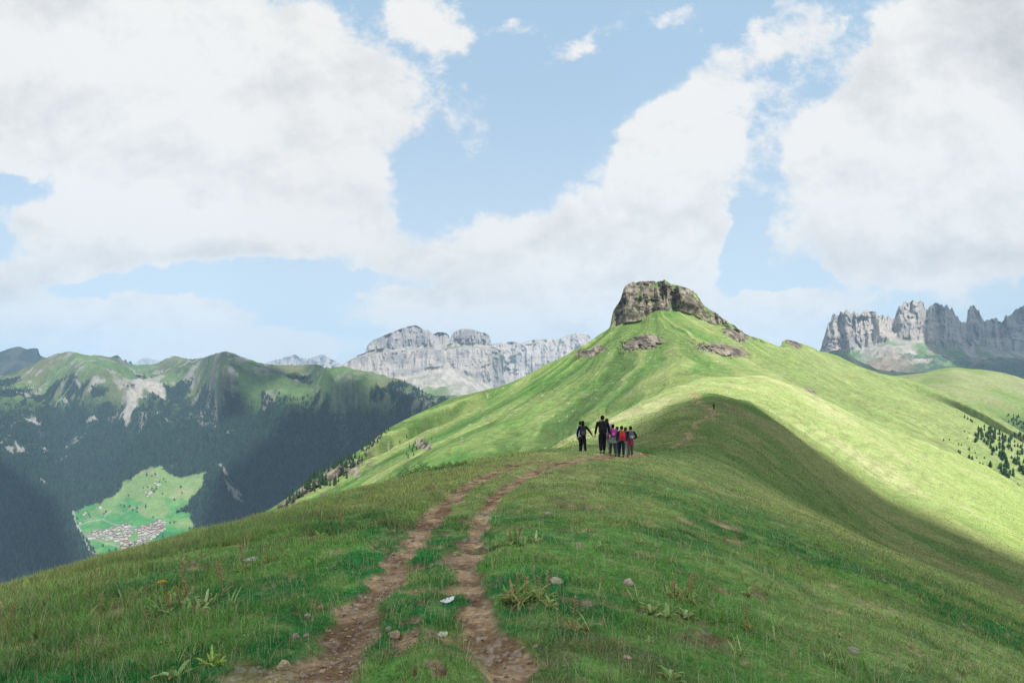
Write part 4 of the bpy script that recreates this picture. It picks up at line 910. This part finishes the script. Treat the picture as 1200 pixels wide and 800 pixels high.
# ------------------------------------------------------------------ spruces and other trees on the slopes
mat_needle = vcol_mat('needles', .9, 0, .1, .6, .3); mat_bark = plain('bark', (.09, .065, .05), scale=8)
def make_tree(seed, h, rw, tiers, roundness, cols):
    g = random.Random(seed); root = empty('spruce_tree' if roundness < .5 else 'stone_pine_tree', (0, 0, 0)); m = MB()
    for k_ in range(tiers):
        q = k_/(tiers-1); z0 = h*(.10 + .82*q); prof = (1-q)**.85*(1-roundness) + roundness*math.sin(math.pi*(.22+.78*q))**.7 * .95
        r_ = rw*max(.06, prof); nb = max(6, int(13*prof)+3)
        for i in range(nb):
            a = 6.283*(i+g.uniform(-.35, .35))/nb + k_*1.1; rr_ = r_*g.uniform(.65, 1.15); dz = g.uniform(-.02, .02)*h; w_ = rr_*g.uniform(.35, .55)
            d = Vector((math.cos(a), math.sin(a), 0)); s_ = Vector((-d.y, d.x, 0)); c = tuple(x*g.uniform(.6, 1.5) for x in g.choice(cols)); c0 = Vector((0, 0, z0+dz))
            tip = c0 + d*rr_ + Vector((0, 0, -h*.045*(1-roundness) + h*.02*roundness)); mid = c0 + d*rr_*.5
            m.add([c0 + Vector((0, 0, h*.075)), mid + s_*w_ - Vector((0, 0, h*.012)), tip, mid - s_*w_ - Vector((0, 0, h*.012)), c0 - Vector((0, 0, h*.02))], [(0, 1, 2), (0, 2, 3), (4, 2, 1), (4, 3, 2)], 0, c)
    m.add([(0, 0, h), (rw*.08, 0, h*.9), (-rw*.04, rw*.07, h*.9), (-rw*.04, -rw*.07, h*.9)], [(0, 1, 2), (0, 2, 3), (0, 3, 1)], 0, cols[0])
    part('crown', m.mesh('crown', mat_needle, False, True), root); m = MB(); m.tube([(0, 0, -1.5), (0, 0, h*.3), (0, 0, h*.9)], (h*.022, h*.016, h*.004), 6); part('trunk', m.mesh('trunk', mat_bark), root)
    return root
TC = ((.022, .055, .026), (.03, .07, .03), (.016, .042, .024))
tp = [make_tree(31, 18, 3.6, 15, .0, TC), make_tree(32, 16, 3.9, 13, .15, TC), make_tree(33, 19, 3.2, 16, .05, TC), make_tree(34, 11, 4.2, 9, .75, ((.03, .085, .03), (.05, .115, .04))), make_tree(35, 12, 3.8, 10, .6, TC)]
tused = set()
def plant_tree(ki, px, py, s_, label, group):
    p = col_hit(px, py, MPX, MX, MY, MZ)
    if p is None or p.y > 1500 and px > 1000:
        q = col_hit(px, py, np.broadcast_to(np.linspace(960, 1460, 260), HX.shape), HX, HY, HZ_); p = p or q
    if p is None: return
    p = p - Vector((0, 0, .3)); rz = random.uniform(0, 6.28); sc = (s_*random.uniform(.85, 1.15), s_*random.uniform(.85, 1.15), s_*random.uniform(.85, 1.2))
    if ki not in tused: tused.add(ki); o = tp[ki]; o.location = p; o.rotation_euler = (0, 0, rz); o.scale = sc
    else: o = copy_tree(tp[ki], p, rz, sc)
    tag(o, label, 'tree', group)
g = random.Random(99)
cf = lambda x: float(crest(np.array([x]))[0])
for i in range(210):
    x = g.uniform(334, 452) if i > 12 else g.uniform(430, 456); low = float(np.interp(x, [330, 346, 399, 417, 428, 439, 456], [14, 13, 24, 22, 14, 6, 2])); q = g.random()**1.6
    if i > 60 and vnoise(np.array(x/9), np.array(q*3), 5) < .42: continue
    y = cf(x) + .6 + q*low
    s_ = .62*g.uniform(.7, 1.15)*(1.0 if x < 425 else .6)
    plant_tree(g.choice((0, 1, 2)), x, y, s_, 'dark spruce on the steep rocky slope edge at left of the green mountain', 'spruces along the left edge of the green mountain')
for (a, b) in ((923, 205), (963, 172), (1020, 215), (995, 262), (1025, 252), (1060, 200), (1080, 220), (1120, 188), (965, 285), (1005, 290), (985, 240), (1012, 235), (975, 308), (1052, 208)):
    plant_tree(g.choice((1, 2, 4)), 300+a/5.455, 480+b/5.455+.5, .36*g.uniform(.8, 1.2), 'small spruce in the little group by pale rocks on the lit slope', 'spruces by the pale rocks above the skyline bush')
plant_tree(4, 427.5, 552.2, .2, 'single tiny tree low on the bright slope left of the ruts', None)
RS = [(238, 125, .4), (293, 165, .8), (310, 175, .8), (325, 185, .9), (340, 195, .9), (383, 245, 1), (418, 230, 1), (405, 275, 1), (360, 285, .9), (440, 275, 1), (470, 262, 1), (375, 320, 1), (400, 312, 1), (293, 258, .5), (318, 268, .4), (148, 319, .5), (192, 314, .4), (253, 345, .4), (252, 395, .6), (260, 405, .6), (315, 383, .7), (322, 437, .7), (340, 445, .8), (360, 404, .4), (215, 486, 1.1), (232, 488, .9), (250, 492, 1.1), (305, 510, .8), (318, 520, 1.2), (338, 532, .9), (380, 545, 1.2), (458, 495, 1.2), (470, 414, .8), (425, 438, .5), (395, 475, .6), (410, 485, .6), (368, 436, .4), (65, 145, .3), (57, 257, .3), (242, 225, .3), (265, 350, .4), (305, 305, .4)]
for (a, b, s_) in RS:
    plant_tree(g.choice((3, 3, 4)), 1080+a/5.717, 460+b/5.71+.6, s_*.70, 'dark green tree scattered on open grass left of the wood at the right', 'trees scattered on the right slope')
polys = [([(380, 250), (440, 230), (500, 250), (575, 290), (640, 270), (686, 250), (686, 430), (620, 400), (560, 380), (570, 440), (545, 460), (500, 420), (430, 340), (350, 330)], 125), ([(390, 545), (430, 560), (540, 640), (610, 690), (686, 715), (686, 680), (640, 640), (560, 640), (480, 590), (430, 540)], 32), ([(510, 480), (580, 480), (630, 530), (620, 570), (570, 580), (520, 520)], 20), ([(600, 430), (686, 450), (700, 550), (650, 530), (600, 460)], 24), ([(560, 140), (640, 150), (690, 200), (700, 250), (640, 220), (570, 200)], 22), ([(640, 640), (700, 640), (700, 700), (660, 690)], 8)]
for P, n_ in polys:
    xs_ = [p_[0] for p_ in P]; ys_ = [p_[1] for p_ in P]; c = 0
    while c < n_:
        a, b = g.uniform(min(xs_), max(xs_)+60), g.uniform(min(ys_), max(ys_))
        if inpoly(np.array([min(a, 699)]), np.array([b]), P)[0]:
            c += 1; plant_tree(g.choice((3, 3, 4, 1)), 1080+a/5.717, 460+b/5.71+.6, g.uniform(.5, 1.0)*.9, 'dark tree within the dense wood on the right-hand slope', 'trees of the wood on the right slope')

# ------------------------------------------------------------------ far forest across the valley
def forest(n, seed):
    r = np.random.default_rng(seed); H_, W_ = VF.shape; pyv = HZ - VZ/VY*F
    wgt = np.clip(VF, 0, 1)**2; wgt[:-1] *= np.clip(np.abs(np.diff(pyv, axis=0)), 0, 3); wgt = wgt*(VPX > -30)*(VPX < 560)*(pyv > 420)*(pyv < 690)
    wgt = wgt.ravel()/wgt.sum(); idx = r.choice(H_*W_, n, p=wgt); x = VX.ravel()[idx] + r.uniform(-5, 5, n); y = VY.ravel()[idx] + r.uniform(-6, 6, n); z = VZ.ravel()[idx]-2
    h = r.uniform(13, 25, n); rad = h*r.uniform(.17, .26, n); k = 5; a = np.arange(k)/k*6.283
    ring = np.stack([x[:, None]+np.cos(a)*rad[:, None], y[:, None]+np.sin(a)*rad[:, None], np.repeat(z[:, None], k, 1)], -1)
    V = np.concatenate([ring, np.stack([x, y, z+h], -1)[:, None]], 1); i = np.arange(n)[:, None]*6
    T = np.concatenate([i+[j, (j+1) % k, k] for j in range(k)], 1).reshape(-1, 3)
    cc = np.array((.011, .028, .022))*r.uniform(.3, 2.2, n)[:, None]; lt = r.random(n) < .12; cc[lt] = np.array((.026, .055, .026))*r.uniform(.7, 1.3, lt.sum())[:, None]
    me = mesh_np('forest', V.reshape(-1, 3), T, mat_needle, False, np.repeat(cc, 6, 0)); o = link(bpy.data.objects.new('forest', me)); tag(o, kind='stuff')
forest(85000, 3)
def vpt(px, py):
    return col_hit(px, py, VPX, VX, VY, VZ)
# meadow trees round the village
mt = [(168, 572), (173, 571), (178, 573), (180, 576), (190, 579), (150, 581), (142, 592), (145, 594), (152, 594), (156, 598), (161, 596), (171, 594), (179, 606), (124, 600), (122, 602), (106, 606), (212, 571), (213, 578), (205, 586), (190, 629), (199, 613), (205, 612), (104, 603), (176, 576), (183, 573), (187, 566), (192, 562), (194, 565), (160, 600), (92, 600), (90, 608), (163, 622), (158, 636), (147, 642), (152, 640), (165, 633), (136, 644), (128, 646), (120, 640), (172, 557), (178, 558), (182, 556)]
r0 = random.Random(4)
for i, (a, b) in enumerate(mt):
    p = vpt(a, b)
    if p is None: continue
    o = copy_tree(tp[3 + i % 2], p - Vector((0, 0, 1)), r0.uniform(0, 6), r0.uniform(1.2, 2.0)); tag(o, 'small dark tree standing in the open meadows round the valley village', 'tree', 'trees in the village meadows')

# ------------------------------------------------------------------ village houses
wallm = [plain('pale_plaster', (.50, .48, .45), var=.12, scale=.3), plain('cream_plaster', (.44, .40, .34), var=.12, scale=.3)]
roofm = [plain('brown_roof', (.12, .075, .055), scale=.5), plain('grey_roof', (.17, .165, .165), scale=.5), plain('reddish_roof', (.14, .088, .07), scale=.5)]
winm = plain('dark_window', (.04, .045, .05), scale=1, spec=.5)
def make_house(w_, d_, h_, rh, wm, rm):
    m = MB(); a, b = w_/2, d_/2; ov = .9
    m.add([(-a, -b, -3), (a, -b, -3), (a, b, -3), (-a, b, -3), (-a, -b, h_), (a, -b, h_), (a, b, h_), (-a, b, h_), (0, -b, h_+rh), (0, b, h_+rh)], [(0, 1, 5, 8, 4), (1, 2, 6, 5), (2, 3, 7, 9, 6), (3, 0, 4, 7)], 0)
    for s_ in (1, -1):
        m.add([(0, -b-ov, h_+rh+.35), (0, b+ov, h_+rh+.35), (s_*(a+ov), b+ov, h_-ov*rh/a+.35), (s_*(a+ov), -b-ov, h_-ov*rh/a+.35), (0, -b-ov, h_+rh+.05), (0, b+ov, h_+rh+.05), (s_*(a+ov), b+ov, h_-ov*rh/a+.05), (s_*(a+ov), -b-ov, h_-ov*rh/a+.05)], [(0, 1, 2, 3)[::s_], (4, 5, 6, 7)[::-s_], (3, 2, 6, 7), (0, 3, 7, 4), (1, 5, 6, 2)], 1)
    for fl_ in range(int(h_//3)):
        for k_ in range(4):
            x = -a + (k_+.5)*w_/4; z_ = 1.2+fl_*3
            for s_ in (-1, 1): m.add([(x-.5, s_*(b+.02), z_), (x+.5, s_*(b+.02), z_), (x+.5, s_*(b+.02), z_+1.3), (x-.5, s_*(b+.02), z_+1.3)], [(0, 1, 2, 3)[::-s_]], 2)
    me = m.mesh('house', [wallm[wm], roofm[rm], winm], False); return me
houses = [make_house(13, 16, 8, 3.4, i % 2, i % 3) for i in range(3)] + [make_house(17, 24, 10, 3.8, i % 2, (i+1) % 3) for i in range(3)] + [make_house(10, 12, 6, 2.8, i % 2, (i+2) % 3) for i in range(3)]
rn = ['brown', 'grey', 'reddish']
CLU = [(TOWN[0], 62, 'in the left cluster of the valley village'), (TOWN[1], 55, 'in the right cluster of the valley village'), (TOWN[2], 52, 'in the lower cluster of the valley village'), (TOWN[3], 9, 'at the lower left end of the valley village')]
rh_ = random.Random(8)
def put_house(px, py, where):
    p = vpt(px, py)
    if p is None: return
    i = rh_.randrange(9); o = link(bpy.data.objects.new('house', houses[i])); o.location = p + Vector((0, 0, .5)); o.rotation_euler = (0, 0, rh_.choice((.5, .6, 2.1, .4, 2.2))+rh_.uniform(-.2, .2)); s_ = rh_.uniform(.85, 1.15); o.scale = (s_, s_, s_)
    ri = [0, 1, 2, 1, 2, 0, 2, 0, 1][i]; tag(o, 'small pale house with %s roof %s' % (rn[ri], where), 'house', 'houses of the valley village')
for P, n_, where in CLU:
    xs_ = [p_[0] for p_ in P]; ys_ = [p_[1] for p_ in P]; c = 0; placed = []; tr = 0
    while c < n_ and tr < 5000:
        tr += 1; a, b = rh_.uniform(min(xs_), max(xs_)), rh_.uniform(min(ys_), max(ys_))
        if inpoly(np.array([a]), np.array([b]), P)[0] and all(abs(a-q[0]) > 2.2 or abs(b-q[1]) > 1.5 for q in placed): placed.append((a, b)); c += 1; put_house(a, b, where)
for (a, b, w_) in ((171, 577, 'of the hamlet up in the meadow'), (174, 579, 'of the hamlet up in the meadow'), (177, 577, 'of the hamlet up in the meadow'), (173, 581, 'of the hamlet up in the meadow'), (182, 566, 'of the topmost farm in the meadow'), (185, 568, 'of the topmost farm in the meadow'), (98, 603, 'at the left edge of the meadow by the wood'), (101, 601, 'at the left edge of the meadow by the wood'), (94, 613, 'beside the river at far left of the village'), (118, 595, 'alone on the yellowish left meadow')):
    put_house(a, b, w_)
# ------------------------------------------------------------------ people
def skinned(verts, edges, radii, sub=1, root=0):
    me = bpy.data.meshes.new('tmp'); me.from_pydata([tuple(v) for v in verts], edges, []); me.update()
    o = bpy.data.objects.new('tmp', me); COL.objects.link(o)
    md = o.modifiers.new('s', 'SKIN'); md.use_smooth_shade = True
    if not me.skin_vertices: 
        bpy.context.view_layer.objects.active = o
    for i, r_ in enumerate(radii):
        sv = me.skin_vertices[0].data[i]; sv.radius = r_ if isinstance(r_, tuple) else (r_, r_); sv.use_root = (i == root)
    ss = o.modifiers.new('u', 'SUBSURF'); ss.levels = sub; ss.render_levels = sub
    dg = bpy.context.evaluated_depsgraph_get(); dg.update(); ev = o.evaluated_get(dg); out = bpy.data.meshes.new_from_object(ev)
    bpy.data.objects.remove(o); bpy.data.meshes.remove(me); return out
def mesh_to_mb(m, me, mi=0):
    m.add([v.co.copy() for v in me.vertices], [tuple(p.vertices) for p in me.polygons], mi); bpy.data.meshes.remove(me)
FAB = {}
def fab(name, col): 
    if name not in FAB: FAB[name] = plain(name, col, .9, .25, 18, .15, bump=.15)
    return FAB[name]
skinm = plain('skin', (.46, .28, .20), .6, .08, 30, .35)
def person(px, D, h, top, legs, hair, label, face=0., stride=.12, armL=None, armR=None, shoe=(.06, .05, .05), lw=1.0, bw=1.0, hairlen=0, shorts=False, hat=None, skirt=None, zoff=0, ph=1):
    x = (px-600)/F*D; z = zxy(x, D) + zoff; root = empty('person', (x, D, z), face, 1); tag(root, label, 'person')
    H = h; V = lambda a, b, c: Vector((a*H, b*H, c*H))
    # joints; facing +Y (away)
    s1, s2 = stride*ph, -stride*ph
    hipL, hipR = V(-.052*bw, 0, .50), V(.052*bw, 0, .50)
    knL, knR = V(-.055, s1*.55+.02, .275), V(.055, s2*.35+.02, .275)
    anL, anR = V(-.055, s1*.75-.01, .05 if s1 > 0 else .065), V(.055, s2*.75-.01, .065 if s1 > 0 else .05)
    toL, toR = anL + V(-.008, .085, -.032), anR + V(.008, .085, -.032)
    shL, shR = V(-.112*bw, -.005, .805), V(.112*bw, -.005, .805)
    aL = armL or (V(-.155*bw, -.01, .64), V(-.16*bw, .04, .50)); aR = armR or (V(.155*bw, -.01, .64), V(.16*bw, .04, .50))
    aL = [Vector(q) for q in aL]; aR = [Vector(q) for q in aR]
    # body: one surface
    pts = [V(0, 0, .52), V(0, 0, .60), V(0, .005, .70), V(0, 0, .79), V(0, 0, .845), V(0, .012, .89), V(0, .008, .935), hipL, knL, anL, toL, hipR, knR, anR, toR, shL, aL[0], aL[1], shR, aR[0], aR[1]]
    ed = [(0, 1), (1, 2), (2, 3), (3, 4), (4, 5), (5, 6), (0, 7), (7, 8), (8, 9), (9, 10), (0, 11), (11, 12), (12, 13), (13, 14), (3, 15), (15, 16), (16, 17), (3, 18), (18, 19), (19, 20)]
    rd = [.060*H, .06*H, .066*H, .06*H, .030*H, .048*H, .055*H] + [.045*H, .032*H, .020*H, .016*H]*2 + [.032*H, .024*H, .016*H]*2
    body = MB(); mesh_to_mb(body, skinned(pts, ed, rd, 1))
    # head shape, nose, ears
    hc = V(0, .012, .928); body.ball(hc, (.046*H, .058*H, .068*H), 14, 10); body.ball(hc + V(0, .058, -.006), (.008*H, .012*H, .012*H), 6, 5)
    for s_ in (-1, 1): body.ball(hc + V(s_*.047, 0, -.003), (.007*H, .012*H, .016*H), 6, 5)
    # hands: palm with four fingers and a thumb
    for el, wr, s_ in ((aL[0], aL[1], -1), (aR[0], aR[1], 1)):
        d = (wr-el).normalized(); side = d.cross(Vector((0, 0, 1)) if abs(d.z) < .9 else Vector((s_, 0, 0))).normalized(); palm = wr + d*.028*H
        body.tube([wr - d*.01*H, wr + d*.012*H, wr + d*.03*H, wr + d*.048*H], (.013*H, .017*H, .021*H, .018*H), 8)
        for k_, (o_, ln) in enumerate(((-1.5, .034), (-.5, .040), (.5, .037), (1.5, .028))):
            b0 = wr + d*.045*H + side*o_*.0088*H; b1 = b0 + d*ln*.5*H; b2 = b1 + (d*.7+Vector((0, .7, 0))).normalized()*ln*.5*H; body.tube([b0, b1, b2], (.0052*H, .0048*H, .0036*H), 6)
        t0 = wr + d*.018*H - side*.015*H; body.tube([t0, t0 + (d-side*.8).normalized()*.02*H, t0 + (d-side*.3).normalized()*.036*H], (.006*H, .0055*H, .004*H), 6)
    part('body', body.mesh('body', skinm), root)
    # trousers or shorts
    lm = fab(*legs); kn = .27 if not shorts else .34
    tp_ = [V(0, 0, .53), V(0, 0, .585), hipL, knL, anL + V(0, 0, .02), hipR, knR, anR + V(0, 0, .02)]
    if shorts: tp_[4] = knL; tp_[3] = hipL.lerp(knL, .5); tp_[7] = knR; tp_[6] = hipR.lerp(knR, .5)
    tr = MB(); mesh_to_mb(tr, skinned(tp_, [(0, 1), (0, 2), (2, 3), (3, 4), (0, 5), (5, 6), (6, 7)], [.084*H*lw, .080*H*lw, .064*H*lw, .050*H*lw, .038*H*lw, .064*H*lw, .050*H*lw, .038*H*lw], 1)); part('trousers', tr.mesh('trousers', lm), root)
    # jacket with sleeves
    jm = fab(*top); jp = [V(0, 0, .50), V(0, 0, .60), V(0, .003, .70), V(0, 0, .79), V(0, 0, .835), shL, aL[0], aL[1].lerp(aL[0], .06), shR, aR[0], aR[1].lerp(aR[0], .06)]
    jk = MB(); mesh_to_mb(jk, skinned(jp, [(0, 1), (1, 2), (2, 3), (3, 4), (3, 5), (5, 6), (6, 7), (3, 8), (8, 9), (9, 10)], [(.098*H*bw, .082*H), (.092*H*bw, .078*H), (.096*H*bw, .084*H), (.090*H*bw, .075*H), .040*H, .047*H, .036*H, .027*H, .047*H, .036*H, .027*H], 1)); part('jacket', jk.mesh('jacket', jm), root)
    # hair
    hm = fab(*hair); hr = MB(); hr.ball(hc + V(0, -.010, .012), (.053*H, .060*H, .066*H), 14, 9, nz=.015, seed=int(px))
    if hairlen: hr.ball(hc + V(0, -.036, -.03-hairlen*.4), (.045*H, .032*H, (.045+hairlen)*H), 10, 8, nz=.02, seed=int(px)+1)
    part('hair', hr.mesh('hair', hm), root)
    if hat: 
        ht = MB(); ht.ball(hc + V(0, 0, .035), (.058*H, .064*H, .045*H), 14, 8); ht.tube([hc+V(0, .0, .025), hc+V(0, .0, .034)], (.075*H, .070*H), 14); part('hat', ht.mesh('hat', fab(*hat)), root)
    sm = fab('shoe_%d' % int(shoe[0]*1000), shoe)
    for an, to in ((anL, toL), (anR, toR)):
        s_ = MB(); mesh_to_mb(s_, skinned([an + V(0, -.012, .018), an + V(0, -.012, -.020), an + V(0, .03, -.028), to + V(0, .01, 0)], [(0, 1), (1, 2), (2, 3)], [.027*H, .027*H, .024*H, .019*H], 1)); part('shoe', s_.mesh('shoe', sm), root)
    if skirt:
        s_ = MB(); n = 18; vs = []
        for (zz_, r_) in ((.60, .088), (.54, .098), (.48, .102), (.42, .104)):
            for k_ in range(n): a = 6.283*k_/n; q = 1 + .05*math.sin(a*5+zz_*20); vs.append(V(math.cos(a)*r_*q, math.sin(a)*r_*q*.85, zz_))
        s_.add(vs, [(j*n+k_, j*n+(k_+1) % n, (j+1)*n+(k_+1) % n, (j+1)*n+k_) for j in range(3) for k_ in range(n)]); part('tied_jacket', s_.mesh('tied_jacket', fab(*skirt)), root)
    return root, (x, D, z, H)
def backpack(at, col, label, w_=.30, hh=.46, dp=.20, zc=.70, pocket=None, hump=0, strapc=None):
    x, y, z, H = at; root = empty('backpack', (x, y - .105*H - dp*.45, z + zc*H)); tag(root, label, 'backpack')
    m = MB(); n = 16; vs = []; lv = [(-.5, .70, .80), (-.46, .92, .98), (-.2, 1, 1.05), (.1, .98, 1.0), (.34, .90, .86), (.46, .70, .66), (.5, .40, .40)]
    for (q, a_, b_) in lv:
        for k_ in range(n):
            a = 6.283*k_/n; c, s_ = math.cos(a), math.sin(a); e = .62; vs.append((math.copysign(abs(c)**e, c)*w_/2*a_, math.copysign(abs(s_)**e, s_)*dp/2*b_, q*hh))
    fs = [(j*n+k_, j*n+(k_+1) % n, (j+1)*n+(k_+1) % n, (j+1)*n+k_) for j in range(len(lv)-1) for k_ in range(n)] + [tuple(range(n))[::-1], tuple((len(lv)-1)*n+k_ for k_ in range(n))]
    m.add(vs, fs); cm = fab(*col); part('bag', m.mesh('bag', cm), root)
    pk = MB(); pk.ball((0, -dp*.48, -hh*.18), (w_*.36, dp*.26, hh*.23), 14, 9); part('front_pocket', pk.mesh('front_pocket', fab(*(pocket or col))), root)
    for s_ in (-1, 1):
        st = MB(); X0 = s_*w_*.33; st.tube([(X0, dp*.4, hh*.42), (X0*1.05, dp*.4+.05, hh*.55), (X0*1.1, dp*.4+.16*H, hh*.45), (X0*1.25, dp*.4+.20*H, hh*.1), (X0*1.5, dp*.4+.10*H, -hh*.32), (X0*1.2, dp*.35, -hh*.42)], (.014,)*6, 6); part('strap', st.mesh('strap', fab(*(strapc or ('strap_black', (.02, .02, .022))))), root)
    hd = MB(); hd.tube([(-.04, dp*.3, hh*.46), (-.02, dp*.3, hh*.54), (.02, dp*.3, hh*.54), (.04, dp*.3, hh*.46)], (.006,)*4, 6); part('handle', hd.mesh('handle', fab('strap_black', (.02, .02, .022))), root)
    return root
BK = ('black_cloth', (.014, .015, .018)); BK2 = ('black_trousers', (.017, .017, .022)); DH = ('dark_hair', (.020, .014, .011)); BH = ('brown_hair', (.06, .035, .022))
Vv = lambda H, a, b, c: Vector((a*H, b*H, c*H))
def PD(py_feet, px): return gpt(px, py_feet).y
h = 1.52
_, at = person(683.0, 31.6, h, ('black_jacket', (.016, .020, .020)), BK2, DH, 'leftmost adult hiker in black jacket and trousers reaching right hand out sideways', .1, .16, armR=(Vv(h, .20, .0, .70), Vv(h, .295, .01, .555)), armL=(Vv(h, -.165, -.01, .64), Vv(h, -.165, .03, .50)), shoe=(.60, .52, .45), hairlen=.02)
backpack(at, ('dark_violet_pack', (.035, .034, .055)), 'dark violet-grey backpack on the leftmost hiker', .27, .42, .17, .70, pocket=('grey_violet', (.10, .10, .14)))
person(680.3, 32.6, 1.56, ('light_grey_jacket', (.42, .46, .48)), ('dark_grey_trousers', (.03, .03, .035)), DH, 'hiker half hidden at the far left, light grey sleeve and face turned right', -.9, .10, shoe=(.55, .48, .42))
h = 1.74
_, at = person(706.0, 30.8, h, BK, BK2, ('black_hair', (.016, .012, .010)), 'tall man all in black with one arm hanging, centre of the group', 0, .14, armL=(Vv(h, -.168, -.02, .645), Vv(h, -.185, .03, .50)), armR=(Vv(h, .168, .0, .65), Vv(h, .18, .09, .545)), bw=1.16, lw=1.1, ph=-1)
backpack(at, ('black_pack', (.022, .020, .022)), 'large black backpack on the tall man', .34, .56, .22, .705)
person(711.0, 32.4, 1.68, ('lavender_top', (.42, .36, .46)), ('beige_patterned_trousers', (.36, .31, .23)), BH, 'hiker mostly hidden behind the tall man, pale lilac top and beige trousers', .25, .10, hairlen=.0)
h = 1.46
_, at = person(718.3, 31.0, h, ('dusty_purple_top', (.30, .12, .30)), ('slate_jeans', (.055, .085, .11)), DH, 'child with magenta backpack and a grey-green garment tied at the waist' , .06, .14, skirt=('grey_green_cloth', (.30, .42, .36)), bw=.95)
backpack(at, ('magenta_pack', (.62, .05, .36)), 'bright magenta child backpack', .24, .30, .16, .74, pocket=('pink_pocket', (.80, .22, .50)))
person(723.2, 31.9, 1.42, ('blue_jacket', (.05, .15, .34)), ('blue_grey_jeans', (.10, .15, .20)), BH, 'child in blue jacket and blue-grey jeans between magenta and red backpacks', .05, .09, ph=-1)
h = 1.42
_, at = person(728.4, 30.6, h, ('navy_jacket', (.035, .04, .11)), ('navy_trousers', (.018, .028, .055)), DH, 'child in navy clothes carrying the red backpack', -.08, .15, bw=.98)
backpack(at, ('red_pack', (.62, .045, .05)), 'red backpack with orange top, second pack from the right', .27, .42, .18, .70, pocket=('dark_red_pocket', (.42, .03, .06)))
person(733.0, 31.6, 1.42, ('orange_brown_top', (.50, .20, .06)), ('pale_grey_trousers', (.45, .50, .52)), BH, 'child in orange-brown top and pale grey trousers just behind the red backpack', .1, .10)
h = 1.46
_, at = person(738.9, 31.4, h, ('dark_plum_jacket', (.022, .018, .030)), ('olive_trousers', (.14, .13, .09)), ('dark_brown_hair', (.03, .018, .012)), 'rightmost hiker in dark jacket with bent right elbow, red garment at hip', 0, .09, armR=(Vv(h, .185, -.03, .665), Vv(h, .13, .09, .60)), armL=(Vv(h, -.17, .0, .65), Vv(h, -.15, .08, .56)), shoe=(.62, .56, .45), skirt=('red_cloth', (.36, .05, .09)), ph=-1)
backpack(at, ('patterned_grey_pack', (.12, .11, .16)), 'small grey and white patterned backpack on the rightmost hiker', .25, .34, .16, .72, pocket=('pale_pocket', (.45, .44, .46)))
dh = 170.; person(836.5, dh, 1.75, ('far_dark_jacket', (.03, .028, .03)), BK2, DH, 'tiny distant hiker in dark clothes on the knoll path', 0, .12)
# ------------------------------------------------------------------ unseen high clouds, added and outlined to shade the valley and the far walls
def shade_cloud(P, H, seed, thick=60): cloud_over([tuple(p) for p in P if p is not None], H, seed, thick)
hv = lambda pts: [col_hit(a, b, VPX, VX, VY, VZ) for a, b in pts]
shade_cloud(hv([(-200, 560), (-60, 540), (20, 552), (40, 572), (66, 590), (72, 612), (82, 636), (92, 662), (60, 690), (-60, 700), (-200, 700)]), 9000, 710)
shade_cloud(hv([(248, 580), (262, 552), (290, 534), (318, 508), (330, 488), (352, 470), (392, 462), (430, 458), (470, 458), (520, 480), (560, 520), (520, 600), (420, 640), (300, 640), (238, 640), (240, 600)]), 9000, 720)
shade_cloud(hv([(266, 415), (290, 424), (330, 432), (372, 434), (352, 444), (316, 452), (280, 448), (262, 458), (246, 446), (250, 430)]), 9000, 731)
shade_cloud([P3(*q) for q in ((1084, 380, 7200), (1090, 352, 7500), (1130, 345, 8300), (1200, 340, 9200), (1400, 330, 11500), (1500, 440, 8000), (1400, 455, 5400), (1200, 436, 5700), (1150, 432, 6100), (1120, 420, 6500), (1096, 410, 6800))], 4600, 740)
